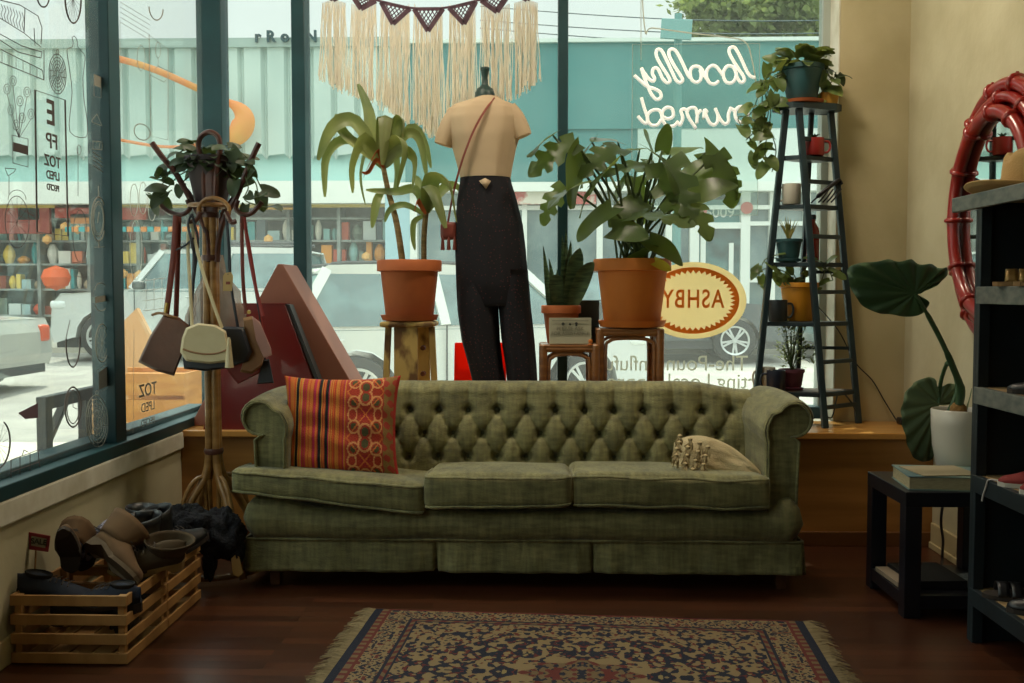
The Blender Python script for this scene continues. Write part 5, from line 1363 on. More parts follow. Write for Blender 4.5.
# --- footwear
def shoe(name, label, loc, rz, mat, L_=.26, h=.10, boot=0, pitch=0, roll=0, sole='#2a211a', heel=.02, cat='shoe', group=None, sandal=False, openw=1):
    t = thing(name, label, cat, (0,0,0), group)
    ms_ = M('sole_'+name, sole, .8)
    def halfw(u): return L_*(.145+.045*math.sin(PI*min(1,u*1.15))*(1 if u > .5 else .6)) * (1-abs(2*u-1)**5)**.5
    n = 18; mb = MB(); rings = []
    so = MB(); vs = []
    for i in range(n+1):
        u = i/n*.998+.001; x = (u-.5)*L_; w_ = max(.004, halfw(u)); zb_ = heel*(1-ss(.25,.55,u)); tz = .012
        top = h*(1-ss(.38,.95,u)*.62) if not sandal else .02
        if u > .9: top *= 1-((u-.9)/.1)**2*.55
        if u < .06: top *= .93
        k = 16; ring = []
        for j in range(k):
            a = 2*PI*j/k; cy, cz = math.cos(a), math.sin(a)
            zz_ = zb_+tz+ (max(0, cz)**.8)*top; ww = w_*(1-.45*max(0,cz)**1.5 * (1 if u < .5 else .7))
            ring.append(V((x, cy*ww, zz_)))
        rings.append(ring)
    if not sandal:
        mb.loft(rings, 16); up_ = mb.build('upper', mat, t, angle=180)
        if not boot: MB().lathe([(.027,-.012),(.030,.001),(.028,.003),(.024,-.002),(.001,-.004)], (-L_*.24,0,heel+.012+h*.99), 20, roty(.12), sx=1.5, sy=.72*openw, cap=False).build('opening', M('lining_'+name, '#0f0d0c', .9), t)
    else:
        for u in (.30,.62,.78):
            w_ = halfw(u)*1.03; x = (u-.5)*L_
            hb_ = heel*(1-ss(.25,.55,u))+.014
            MB().grid(lambda a, b_: (x+(b_-.5)*.034, w_*math.cos(PI*a), hb_+.040*math.sin(PI*a)), 16, 3).build('strap', mat, t, angle=180, solid=.003)
    pts = []
    for s_ in (1,-1):
        rng = range(n+1) if s_ > 0 else range(n,-1,-1)
        for i in rng:
            u = i/n; pts.append(V(((u-.5)*L_*1.01, s_*max(.002,halfw(max(.002,min(.998,u)))*1.02), 0)))
    m_ = len(pts)
    for lv in (0, 1):
        for p_ in pts:
            u = p_.x/(L_*1.01)+.5; hz = heel*(1-ss(.25,.55,u)); vs.append(V((p_.x, p_.y, (hz+.014) if lv else (hz if .2 < u < .5 else 0))))
    so.add(vs, [list(range(m_))[::-1], list(range(m_,2*m_))]+[(i,(i+1)%m_,m_+(i+1)%m_,m_+i) for i in range(m_)]); so.build('sole', ms_, t, smooth=False)
    if boot:
        rr = [[V((-L_*.27+ (.056+.006*k_)*math.cos(a*2*PI/16)*1.0, (.040+.004*k_)*math.sin(a*2*PI/16), heel+h*.55+boot*k_/5)) for a in range(16)] for k_ in range(6)]
        bb_ = MB().loft(rr, 16, cap=False); bb_.build('shaft', mat, t, angle=180, solid=.004)
    if not sandal:
        for k_ in range(4):
            u = .42+k_*.07; x = (u-.5)*L_; z_ = heel*.2+.014+h*(1-ss(.38,.95,u)*.62)+.002; w_ = .022
            MB().tube([(x,-w_,z_-.006),(x,0,z_+.002),(x+.008,w_,z_-.006)], .0022, 5).build('lace', M('lace_'+name, '#4a4038', .9), t)
    t.location = loc; t.rotation_euler = (roll, pitch, rz); return t
m_sued = M('tan_suede', '#654a2d', .9, col2='#573e25', vscale=7); m_suedd = M('olive_suede', '#4a3b27', .9); m_blk = M('black_leather', '#17171a', .4); m_bst = M('straw_slipper', '#a58e62', .8)
m_patt = M('patterned_cloth', '#1c1d2c', .8, col2='#8d8798', vscale=60, contrast=(.5,.56)); m_blu = M('navy_suede', '#1a2233', .8)
shoe('ankle_boot', 'tan suede ankle boot tipped up with its dark sole showing in the near crate', (-1.575,3.24,.335), -1.35, m_sued, .20, .075, .08, -1.05, .0, sole='#33271d')
shoe('ankle_boot', 'second tan suede boot lying on its side in the middle of the near crate', (-1.445,3.27,.285), -.35, m_sued, .25, .085, .09, .45, -1.0, sole='#54422c')
shoe('laced_shoe', 'olive brown laced ankle shoe resting at the back right of the near crate', (-1.37,3.390,.235), -2.6, m_suedd, .25, .08, .05, -.05, -.35, sole='#8a7044')
shoe('navy_flat', 'dark navy flat shoe lying across the front left of the near crate', (-1.59,3.205,.185), .15, m_blu, .26, .06, 0, .08, .2)
shoe('navy_loafer', 'dark navy loafer lying across the front right of the near crate', (-1.43,3.205,.165), 3.0, m_blu, .25, .06, 0, -.1, -.2)
shoe('patterned_slipper', 'dark slipper with white speckled pattern leaning against the left wall', (-1.57,3.460,.30), 1.2, m_patt, .22, .06, 0, -.7, .2)
shoe('straw_espadrille', 'straw coloured espadrille with teal band between the brown boots and black boots', (-1.46,3.520,.275), .1, m_bst, .25, .07, 0, -.1, .1, sole='#9a8050')
tb_ = thing('rolled_sock', 'cream rolled cloth with a teal band lying beside the straw espadrille', 'cloth roll', (-1.365,3.500,.26))
MB().lathe([(.001,-.035),(.026,-.033),(.03,0),(.026,.033),(.001,.035)], (-1.365,3.500,.285), 16, roty(PI/2)).build('roll', m_crl, tb_)
MB().lathe([(.0305,-.012),(.032,0),(.0305,.012)], (-1.385,3.500,.285), 16, roty(PI/2)).build('band', M('teal_band', '#1f7f8a', .7), tb_)
for i, (x, y, z, rz, pt_, l) in enumerate(((-1.42,3.600,.20,1.3,-.1,'left of the pair of tall black boots standing in the far crate'),(-1.36,3.680,.22,.9,-.3,'right of the pair of tall black boots standing in the far crate'),(-1.52,3.700,.2,2.0,.0,'black boot standing at the back of the far crate by the wall'))):
    shoe('black_boot', l, (x,y,z), rz, m_blk, .26, .09, .13, pt_, .05)
for i, (x, y, z, rz, l) in enumerate(((-1.50,3.240,.10,.3,'black shoe lying in the middle layer of the near crate'),(-1.42,3.320,.05,2.1,'brown shoe lying on the bottom of the near crate'),(-1.45,3.620,.08,1.5,'black shoe lying on the bottom of the far crate'))):
    shoe('buried_shoe', l, (x,y,z), rz, (m_blk, m_suedd, m_blk)[i], .25, .07)
# black fluffy bag slumped over the far crate, with its tag
m_fluff = M('black_fleece', '#121216', .98, col2='#1c1c24', vscale=40, bump=1, bscale=120)
fl = thing('black_shearling_coat', 'black fluffy garment heaped over the far crate by the coat rack foot', 'garment', (-1.33,4.0,.02))
def heap(c, r, seed):
    c = V(c)
    def f(u, v):
        th, ph = 2*PI*u, PI*v; d = V((math.cos(th)*math.sin(ph), math.sin(th)*math.sin(ph), math.cos(ph)))
        k = 1+.30*noise.noise(d*2.1+V((seed,0,0)))+.10*noise.noise(d*7+V((0,seed,0)))+.03*noise.noise(d*25)
        return c+V((d.x*r[0]*k, d.y*r[1]*k, d.z*r[2]*k))
    return f
mb = MB(); mb.grid(heap((-1.40,3.90,.255), (.12,.085,.085), 1.3), 80, 50, True); mb.grid(heap((-1.285,3.93,.225), (.09,.08,.10), 4.1), 70, 40, True); mb.grid(heap((-1.47,3.89,.28), (.09,.07,.07), 7.7), 70, 40, True)
mb.grid(heap((-1.215,3.92,.17), (.03,.04,.07), 2.2), 40, 30, True); mb.grid(heap((-1.32,3.90,.13), (.025,.04,.08), 9.2), 40, 30, True)
mb.build('fleece', m_fluff, fl, angle=180)
MB().prism([W(a,b_,3.88) for a,b_ in ((231,559),(235,555),(239,557),(243,573),(238,577),(233,575))], (0,.002,0)).build('paper_tag', M('kraft_tag', '#b08d55', .8), fl, smooth=False)
for (a, b_, m__) in ((156,525,.03),(163,536,.02)):
    MB().box(W(a,b_,3.67), (.032,.004,.028), roty(.5)).build('buckle_plate', M('pewter', '#9a9a94', .35, metal=.8), fl, smooth=False, bevel=.003)
# sale card on the wall
sl_ = thing('sale_card', 'small red bordered card reading SALE standing at the wall end of the near crate', 'sign', W(38,556,3.27))
a, b_ = W(26,533,3.27), W(50,551,3.27)
MB().prism([W(27,532,3.27),W(50,536,3.27),W(48,552,3.27),W(26,549,3.27)], (0,.004,0)).build('card', M('red_card', '#8f2230', .6), sl_, smooth=False)
MB().prism([W(31.5,536,3.267),W(46.5,539,3.267),W(45,548,3.267),W(31,545.5,3.267)], (0,.002,0)).build('white_field', m_card, sl_, smooth=False)
c_ = W(38.7,542,3.265); text('lettering', 'SALE', m_ink, sl_, c_, .026, (PI/2,-.13*-1,0), .0006, offset=.0006)
MB().tube([W(36,550,3.272), W(34,590,3.272)], .003, 6).build('stick', m_crate, sl_)

# --- line drawings on the left window
m_line = M('decal_line', '#554c49', .8); m_linel = M('decal_line_pale', '#8b8a80', .8)
DX = GX+.004
def D(px, py): return onx(px, py, DX)
def dline(mb, pts, r=.0016, smooth_=0, closed=False):
    P_ = [D(*p_) for p_ in pts]
    if smooth_: P_ = bez(P_, smooth_)
    mb.tube(P_, r, 4, closed=closed, up=X)
def dell(mb, cx_, cy_, rx_, ry_, r=.0016, a0=0, a1=360, tilt=0):
    pts = []
    for k in range(29):
        a = math.radians(a0+(a1-a0)*k/28); x, y_ = rx_*math.cos(a), ry_*math.sin(a); pts.append((cx_+x, cy_+y_+tilt*x))
    dline(mb, pts, r, 0, False)
def decal(name, label, mb, m=None):
    return tag(mb.build(name, m or m_line, None, smooth=False), label, 'window decal', 'line drawings on the left window')
mb = MB()
for p_ in ([(0,0),(20,5),(38,16),(42,28),(41,44)],[(0,18),(24,33),(41,47)],[(0,34),(22,46),(42,52),(41,58),(18,52),(0,40)],[(0,49),(42,70),(44,80),(0,62)],[(44,50),(44,80)],[(25,8),(24,33)],[(34,28),(35,46)]): dline(mb, p_)
for k in range(8): dline(mb, [(1+k*3,4+k*1.2),(3+k*3,9+k*1.4),(1+k*3,14+k*1.5),(3+k*3,20+k*1.6)], .0011)
for k in range(6): dline(mb, [(2+k*7,52+k*3),(2+k*7,62+k*3.4)], .0010)
decal('typewriter_decal', 'line drawing of a boxy typewriter at the top left of the window', mb)
mb = MB(); dell(mb, 73,-2,8,25,.0035,0,180,.25)
for k in range(11): a = math.radians(k*18); dline(mb, [(73,-2),(73+7.4*math.cos(a),-2+23.5*math.sin(a))], .0007)
decal('wheel_decal', 'spoked bicycle wheel drawing cut by the top edge, left of the mullion', mb)
mb = MB(); dell(mb, 43,-4,6,11,.003,0,180,.2); decal('ring_decal', 'small dark ring drawing at the top of the window beside the spoked wheel', mb)
def pine(cx_, cy_, rx_, ry_, label, m=None):
    mb = MB(); dell(mb, cx_,cy_,rx_,ry_,.0016,0,360,.2)
    for k in range(1,6): dell(mb, cx_,cy_,rx_*k/6,ry_*k/6,.0014,0,360,.2)
    for k in range(14):
        a = 2*PI*k/14; dline(mb, [(cx_+rx_*.15*math.cos(a),cy_+ry_*.15*math.sin(a)),(cx_+rx_*.55*math.cos(a+.25),cy_+ry_*.55*math.sin(a+.25)+.1*rx_*math.cos(a)),(cx_+rx_*math.cos(a+.1),cy_+ry_*math.sin(a+.1)+.2*rx_*math.cos(a))], .0010)
    dell(mb, cx_-.3*rx_*0, cy_-ry_-2, 1.4, 2.4, .0012); return decal('medallion_decal', label, mb, m)
pine(57.5,74,8.5,20,'oval patterned medallion drawing beside the dress form outline')
pine(97,421,11,26,'large oval patterned medallion drawing at the foot of the mullion', m_linel)
mb = MB(); dline(mb, [(72,38),(74,36),(77,40),(78,47),(84,54),(85,60),(83,78),(84,100),(87,120),(86,137),(70,132),(71,105),(72,90),(69,66),(67,50),(72,47),(73,42),(72,38)], .0014, 3); decal('dress_form_decal', 'outline drawing of a dress form left of the mullion', mb)
ec = thing('eye_chart_decal', 'framed eye chart drawing with a big mirrored E on the left window', 'window decal', D(50,160), 'line drawings on the left window')
mb = MB(); dline(mb, [(35,90),(65,100),(68,236),(37,232)], .0035, 0, True); mb.build('frame_line', m_line, ec, smooth=False)
RL = (PI/2, 0, -PI/2)
def dtext(body, px, py, size, parent, m=None, sx=1.0, off=.001): 
    q = D(px, py); return text('lettering', body, m or m_line, parent, (DX, q.y, q.z), size, RL, .0006, sx=sx, offset=off)
dtext('E', 51,114,.125,ec,None,1.05,.002); dtext('FP', 52,142,.075,ec,None,1.2,.001); dtext('TOZ', 52.5,162,.055,ec,None,1.05); dtext('LPED', 53,176,.042,ec,None,1.05); dtext('PECFD', 53,188,.030,ec,None,1.05)
mb = MB(); dline(mb, [(12,135),(13,163),(28,167),(28,139)], .0014, 0, True)
for x, y_ in ((13,81),(7,89),(27,92),(20,101),(11,110),(31,114),(22,118),(16,125)): dell(mb, x,y_,3.2,5,.0011); dell(mb, x,y_,1.6,2.6,.0009); dline(mb, [(x,y_+5),(19,138)], .0010)
mb.add([D(13,142),D(28,146),D(28,155),D(13,151)], [(0,1,2,3)]); decal('flower_vase_decal', 'drawing of round flowers in a vase near the left edge of the window', mb)
mb = MB(); dline(mb, [(5,168),(8,176),(14,172),(16,169),(5,168)], .0012); dline(mb, [(9,176),(9,195)], .0012); dell(mb,17,222,12,26,.0014,0,360,.1); dell(mb,17,200,9,10,.001,180,360)
for k in range(12): a = 2*PI*k/12; dline(mb, [(17,222),(17+11*math.cos(a),222+25*math.sin(a))], .0006)
decal('pendulum_decal', 'thin drawing of a spoked round clock hanging from a hook near the left edge', mb)
mb = MB(); dline(mb, [(78,148),(78,196)], .0012); dell(mb, 79,150,2,5,.0012); dell(mb,80,236,7,26,.0014); dline(mb, [(73,262),(87,264),(87,278),(74,276)], .0012, 0, True); decal('pendant_lamp_decal', 'thin drawing of a hanging pendant beside the eye chart', mb)
mb = MB(); dell(mb, 98.5,219,7,22,.0030); dell(mb, 98.5,219,5.4,17.5,.0022); dell(mb,98.5,219,4.6,14.5,.0012); dline(mb, [(98.5,186),(98.5,196)], .0020); dline(mb, [(98.5,241),(99,248)], .003); dline(mb, [(99,212),(97.5,223)], .0022); dline(mb,[(94,247),(105,247)],.0012); decal('pocket_watch_decal', 'pale drawing of an oval watch on the dark mullion', mb, m_linel)
mb = MB()
for y_ in (152,156,160,165): dline(mb, [(93,y_),(103,y_+7)], .0016)
dline(mb, [(93,141),(102,142),(102,150),(93,149)], .0014, 0, True); dell(mb,101,146,1.4,4,.001); dline(mb, [(92,120),(97,114),(102,126),(92,122)], .0016, 0, True); dline(mb, [(94,74),(101,77),(101,98),(94,96)], .0012, 0, True)
mb.add([D(94,74),D(101,77),D(101,88),D(94,85)], [(0,1,2,3)]); decal('kitchen_tools_decal', 'pale drawings of cup and tools stacked up the dark mullion', mb, m_linel)
mb = MB(); dell(mb,102,343,6.5,19,.0025); dell(mb,102,343,5,15.5,.001)
for k in range(12): a = 2*PI*k/12; dline(mb, [(102,343),(102+5.2*math.cos(a),343+16*math.sin(a))], .0007)
decal('spoked_wheel_decal', 'pale spoked wheel drawing low on the dark mullion', mb, m_linel)
mb = MB(); mb.add([D(95,297),D(107,295),D(107,301),D(95,303)], [(0,1,2,3)]); dell(mb,101,290,6,7,.0016,180,360); dell(mb,101,304,6,7,.0016,0,180); decal('jar_decal', 'pale drawing of a banded jar on the dark mullion above the spoked wheel', mb, m_linel)
mb = MB(); dline(mb, [(98,370),(109,362),(109,388),(99,392)], .0014, 0, True); mb.add([D(99,372),D(108,366),D(108,386),D(99,390)], [(0,1,2,3)]); decal('card_decal', 'pale rectangle drawing under the spoked wheel on the mullion', mb, M('decal_fill', '#5c5f5a', .8))
mb = MB(); dell(mb, 73,407,8,20,.0034); dell(mb, 73,407,6.2,16.5,.0022); dline(mb,[(73,407),(73,396)],.0012); dline(mb,[(73,407),(77,409)],.0012); decal('wall_clock_decal', 'round wall clock drawing inside the easel frame', mb)
mb = MB(); dell(mb, 73,342,7,25,.0030,-10,190,-.1); dline(mb, [(70,320),(66,338)], .0014); decal('hoop_decal', 'dark hoop arc drawing in front of the wagon wheel', mb)
mb = MB(); dell(mb, -2,445,12,24,.0032,-60,90,-.3)
for k in range(7): a = math.radians(-60+k*22); dline(mb, [(-2,445),(-2+11*math.cos(a),445+23*math.sin(a))], .0007)
decal('bicycle_wheel_decal', 'part of a large bicycle wheel drawing at the left edge near the sill', mb)
mb = MB()
for p_ in ([(11,486),(11,460),(38,450),(40,470)],[(11,472),(39,462)],[(20,484),(20,457)],[(30,479),(30,453)],[(22,456),(24,450),(28,452)]): dline(mb, p_, .0016)
decal('basket_decal', 'line drawing of a wire basket low on the left window', mb)
mb = MB(); mb.add([D(18,413),D(38,403),D(38,418),D(25,419)], [(0,1,2,3)]); decal('bunting_decal', 'small dark woven triangle drawing left of the easel frame', mb, M('decal_mauve', '#6b5560', .8))
e2 = thing('eye_chart_decal', 'second eye chart lettering reading TOZ on the window pane by the tote bag', 'window decal', D(148,405), 'line drawings on the left window')
dtext('TOZ', 148,390,.078,e2,m_linel,1.25,.001); dtext('LPED', 148,407,.058,e2,m_linel,1.2,0); dtext('PECFD', 148,422,.045,e2,m_linel,1.2,0)
mb = MB(); dline(mb, [(149,35),(168,49),(168,140),(151,136)], .0016, 0, True); dell(mb,158,50,2.5,8,.0014); dline(mb,[(158,58),(158,68)],.0012); dline(mb,[(150,75),(158,66),(173,73),(164,82)],.0014,0,True); decal('framed_scales_decal', 'thin framed drawing on the narrow pane left of the corner post', mb, m_linel)
mb = MB(); dell(mb,156,8,7,12,.003,0,180,.2); dell(mb,141,58,4,13,.0012)
for k in range(5): dline(mb, [(120,2+k*5),(150,20+k*5)], .0010)
decal('hat_decal', 'faint dark hat shaped drawing at the top of the narrow pane', mb, m_linel)
mb = MB(); dell(mb,142,132,8,8,.0022,0,360,.2); decal('round_dial_decal', 'round dial drawing on the narrow pane above the coat rack arm', mb, m_linel)
mb = MB()
for x, y_ in ((134,200),(143,198),(152,205)): dell(mb,x,y_,4,16,.0016)
for x in (146,154,162): dline(mb, [(x,278),(x,310)], .0012)
for y_ in (280,290,300,310): dline(mb, [(143,y_+1),(165,y_-2)], .0012)
dell(mb,136,250,6,30,.0014); decal('glassware_decal', 'faint drawings of cups and a grid beside the tote bag', mb, M('decal_white', '#c9cbc4', .8))
mb = MB(); dline(mb,[(120,20),(120,432)],.001); dline(mb,[(134,330),(133,435)],.0008); decal('thin_rule_decal', 'thin vertical rule line drawn down the pane right of the mullion', mb, m_linel)
# ================================================================ RIGHT SIDE: LADDER SHELF
m_lad = M('ladder_blue_black', '#16262c', .45, col2='#20343a', vscale=6, bump=.1, bscale=30)
m_ladt = M('ladder_tread', '#5a4632', .6, col2='#2b3230', vscale=12, contrast=(.45,.6))
ld = thing('ladder_shelf', 'tall dark blue painted stepladder used as plant shelf on the platform', 'ladder shelf', (1.33, 4.94, PZ))
foot = {'L': V((1.055,4.93,PZ)), 'M': V((1.381,4.835,PZ)), 'R': V((1.60,5.02,PZ)), 'B': V((1.30,5.085,PZ))}
topz = 2.085
head = {'L': V((1.195,4.93,topz)), 'M': V((1.245,4.885,topz)), 'R': V((1.425,4.98,topz)), 'B': V((1.345,5.03,topz))}
for k in 'LMRB':
    MB().beam(foot[k], head[k], .040 if k in 'LM' else .034, .028 if k != 'B' else .022).build('leg', m_lad, ld, smooth=False, bevel=.004)
def at(k, z):
    t = (z-PZ)/(topz-PZ); return foot[k].lerp(head[k], t)
def tread(z, name='shelf_board', th=.022, inset=0):
    P_ = [at(k, z) for k in 'LMRB']; c = sum(P_, V((0,0,0)))/4
    P_ = [c+(p_-c)*1.04 for p_ in P_]
    return MB().prism([p_-Z*th for p_ in P_], (0,0,th)).build(name, m_lad, ld, smooth=False, bevel=.003)
SZ = [1.862, 1.625, 1.345, 1.055, .712]
for z in SZ: tread(z)
for z in SZ[-1:]:
    P_ = [at(k, z) for k in 'LMRB']; c = sum(P_, V((0,0,0)))/4
    MB().prism([c+(p_-c)*.98+Z*.0005 for p_ in P_], (0,0,.002)).build('worn_tread', m_ladt, ld, smooth=False)
for z in (1.94, 1.735, 1.47, 1.20, .86, .64):
    MB().beam(at('M', z), at('R', z), .018, .020).build('rung', m_lad, ld, smooth=False, bevel=.002)
for z in (1.30, .92):
    MB().beam(at('B', z), at('R', z), .014, .016).build('rung', m_lad, ld, smooth=False)
tc_ = [V((1.125,4.955,0)), V((1.225,4.845,0)), V((1.475,4.93,0)), V((1.42,5.07,0)), V((1.22,5.06,0))]
def ringpts(pts, z): 
    c = sum(pts, V((0,0,0)))/len(pts); out = []
    for i in range(len(pts)):
        a, b_ = pts[i], pts[(i+1)%len(pts)]
        for t in (.15,.5,.85): q = a.lerp(b_, t); out.append(V((q.x,q.y,z)))
    return out
MB().prism(ringpts(tc_, topz-.002), (0,0,.026)).build('top_board', m_lad, ld, smooth=False, bevel=.004)
for z0 in (.60,):
    MB().tube(bez([at('M',z0)+V((.01,.01,0)), at('M',z0-.03)+V((.05,.05,.02)), at('M',z0+.09)+V((.09,.07,0))],4), .004, 6).build('brace_wire', m_lad, ld)
    MB().tube(bez([at('R',z0)+V((-.01,-.01,0)), at('R',z0+.03)+V((-.04,-.04,.02)), at('R',z0+.09)+V((-.07,-.06,0))],4), .004, 6).build('brace_wire', m_lad, ld)
def on(px, z, y=4.95):          # point on a shelf of height z seen at column px
    q = W(px, 300, y); return V((q.x, y, z+.0015))
TZ = topz+.024
m_gpot = M('teal_plastic_pot', '#234b4f', .5); m_opot = M('mustard_pot', '#b8862c', .6)
# trailing pothos on the top
po = thing('potted_pothos', 'trailing pothos in a teal pot on an orange saucer atop the ladder', 'potted plant', on(798, TZ, 4.95))
c = on(799, TZ, 4.955)
MB().lathe([(.068,0),(.098,.006),(.104,.02),(.098,.02),(.001,.012)], c, 28, cap=False).build('saucer', m_terra, po, angle=50)
MB().lathe([(.066,.012),(.070,.016),(.096,.165),(.104,.168),(.104,.19),(.094,.19),(.088,.165),(.001,.165)], c, 30, cap=False).build('pot', m_gpot, po, angle=50)
vm = MB(); vs_ = MB(); R = random.Random(33); tp = c+V((0,0,.175))
for pth, n_ in (([(775,75),(768,90),(764,110),(757,120),(752,118)],9),([(772,72),(764,85),(768,115),(756,130),(746,140)],9),([(770,80),(762,105),(770,130),(776,150),(772,172)],10),([(768,75),(752,112),(738,118),(748,135),(756,150)],7),([(775,90),(770,120),(765,150),(768,162)],7),([(815,75),(825,85),(828,96)],5),([(782,62),(766,60)],5),([(820,68),(832,80),(826,70)],5)):
    vine(tp, pth, n_, .085, vm, vs_, 4.93, .04)
for k in range(34):
    a = R.uniform(0, 2*PI); d = V((math.cos(a), math.sin(a), R.uniform(.1,1.0))); leaf(vm, tp+d*.06, d, .10, .085, 1.1, R.uniform(-.5,.5), 'heart', 8, .15, Z, .04)
vm.build('foliage', m_leafp, po, angle=180); vs_.build('vines', m_stem, po, kind='stuff')
p2 = thing('small_potted_plant', 'small leggy plant in a mustard pot atop the ladder near the wall', 'potted plant', on(825, TZ, 4.97)); c = on(826, TZ, 4.965)
MB().lathe([(.036,0),(.038,.004),(.048,.055),(.048,.062),(.042,.062),(.04,.05),(.001,.05)], c, 24, cap=False).build('pot', m_opot, p2, angle=50)
vm = MB(); vs_ = MB()
for pth, n_ in (([(824,85),(828,70),(826,60)],4),([(828,88),(834,78),(836,72)],4),([(822,90),(820,80)],3),([(830,92),(836,86)],3)): vine(c+V((0,0,.05)), pth, n_, .06, vm, vs_, 4.96, .02)
vm.build('foliage', m_leafk, p2, angle=180); vs_.build('vines', m_stem, p2, kind='stuff')
def mug(name, label, px, z, y, col, r=.04, h=.095, side=-1, cat='mug'):
    t = thing(name, label, cat, on(px, z, y)); c = on(px, z, y); m = M(name+'_glaze', col, .35)
    MB().lathe([(r*.9,0),(r,.006),(r,h),(r-.004,h),(r-.005,.01),(.001,.008)], c, 26, cap=False).build('cup', m, t, angle=50)
    MB().tube(bez([c+V((side*r*.95,0,h*.82)), c+V((side*(r+.022),0,h*.80)), c+V((side*(r+.030),0,h*.5)), c+V((side*(r+.018),0,h*.22)), c+V((side*r*.95,0,h*.2))],5), .0055, 8).build('handle', m, t)
    return t, c
t, c = mug('red_mug', 'red mug holding a tiny plant on the top shelf of the ladder', 812, SZ[0], 4.94, '#9a2a26', .047, .085, 1)
vm = MB()
for k in range(7): a = k*.9; leaf(vm, c+V((0,0,.075)), V((math.cos(a)*.5,math.sin(a)*.5,1)), .04, .018, .6, 0, 'ovate', 5)
vm.build('sprout', m_leafk, t, angle=180)
mug('white_mug', 'white mug on the second shelf of the ladder', 790, SZ[1], 4.93, '#cdc8ba', .045, .10, -1)
sk_ = thing('black_sandal', 'black strappy shoe lying on the second shelf of the ladder', 'shoe', on(822, SZ[1], 4.94))
c = on(820, SZ[1], 4.95)
MB().tube(bez([c+V((-.05,0,.01)), c+V((-.01,-.01,.05)), c+V((.04,0,.09)), c+V((.085,.01,.12)), c+V((.10,.01,.10))],5), [.008]*4+[.022]*12+[.012]*5, 8, flat=.5).build('upper', m_blk, sk_, angle=180)
for k in range(4): MB().tube(bez([c+V((-.02+.02*k,-.02,.01)), c+V((.0+.02*k,-.03,.035)), c+V((.03+.02*k,-.02,.075))],4), .004, 6).build('strap', m_blk, sk_)
for k in range(7): pass
p3 = thing('spiky_potted_plant', 'spiky yellow green plant in a teal bowl pot on the third ladder shelf', 'potted plant', on(788, SZ[2], 4.93)); c = on(788, SZ[2], 4.93)
MB().lathe([(.040,0),(.058,.004),(.060,.016),(.046,.018),(.050,.03),(.060,.095),(.066,.098),(.066,.112),(.058,.112),(.055,.095),(.001,.095)], c, 28, cap=False).build('pot', m_gpot, p3, angle=50)
vm = MB(); R = random.Random(8)
for k in range(15):
    a = R.uniform(0,2*PI); d = V((math.cos(a)*.35, math.sin(a)*.35, 1)); leaf(vm, c+V((0,0,.09)), d, R.uniform(.09,.16), .014, .3, 0, 'blade', 6, .3)
vm.build('foliage', M('leaf_gold', '#8c8440', .5, island=.3, transl=.3), p3, angle=180)
bt = thing('red_bottle', 'slim red bottle standing on the third ladder shelf', 'bottle', on(811, SZ[2], 4.99)); c = on(812, SZ[2], 4.99)
MB().lathe([(.028,0),(.031,.005),(.031,.15),(.027,.17),(.012,.195),(.011,.215)], c, 24).build('bottle_glass', M('red_glass', '#7c2a22', .15), bt, angle=50)
MB().lathe([(.013,.212),(.014,.215),(.014,.235),(.001,.236)], c, 16).build('cap', m_blk, bt)
mug('dark_mug', 'dark mug on the fourth ladder shelf in front of the orange pot', 778, SZ[3], 4.90, '#20262b', .045, .105, 1)
p4 = thing('potted_pothos', 'leafy pothos spilling from an orange pot on the fourth ladder shelf', 'potted plant', on(797, SZ[3], 4.97)); c = on(799, SZ[3], 4.975)
MB().lathe([(.064,0),(.067,.005),(.088,.165),(.096,.168),(.096,.19),(.086,.19),(.08,.165),(.001,.165)], c, 28, cap=False).build('pot', M('amber_pot', '#c98518', .55), p4, angle=50)
vm = MB(); vs_ = MB(); R = random.Random(41); tp = c+V((0,0,.18))
for pth, n_ in (([(785,272),(770,268),(760,272),(758,285)],6),([(785,262),(768,258),(762,265)],6),([(815,268),(828,270),(833,280)],5),([(810,262),(825,265),(820,285)],5),([(790,280),(785,285),(782,275)],4)): vine(tp, pth, n_, .07, vm, vs_, 4.95, .03)
vm.build('foliage', m_leafp, p4, angle=180); vs_.build('vines', m_stem, p4, kind='stuff')
t, c = mug('two_tone_mug', 'navy and white mug on the lowest ladder shelf', 777, SZ[4], 4.885, '#1c2233', .045, .105, -1)
mug('pale_mug', 'pale mug half hidden behind the navy mug on the lowest ladder shelf', 768, SZ[4], 4.96, '#cfc9bb', .04, .115, -1)
p5 = thing('bushy_potted_herb', 'pale bushy herb in a plum coloured pot on the lowest ladder shelf', 'potted plant', on(793, SZ[4], 4.95)); c = on(792.5, SZ[4], 4.965)
MB().lathe([(.040,0),(.056,.003),(.060,.014),(.046,.016),(.050,.025),(.060,.09),(.064,.09),(.064,.105),(.056,.105),(.053,.09),(.001,.09)], c, 28, cap=False).build('pot', M('plum_pot', '#5c2c3a', .5), p5, angle=50)
vm = MB(); vs_ = MB(); R = random.Random(2); mh_ = M('leaf_herb', '#7f8a55', .6, island=.35, transl=.35)
for k in range(40):
    a = R.uniform(0,2*PI); e = c+V((0,0,.1))+V((math.cos(a)*R.uniform(.02,.10), math.sin(a)*R.uniform(.02,.06), R.uniform(.05,.24))); vs_.tube(bez([c+V((0,0,.09)), (c+e)/2+V((0,0,.07)), e],4), .0016, 4)
    for j in range(6): leaf(vm, e+V((R.uniform(-.02,.02),R.uniform(-.02,.02),R.uniform(-.05,.01))), V((R.uniform(-1,1),R.uniform(-1,1),R.uniform(-.2,1))), .026, .014, .5, 0, 'ovate', 4)
vm.build('foliage', mh_, p5, angle=180, kind='stuff'); vs_.build('stems', m_stem, p5, kind='stuff')

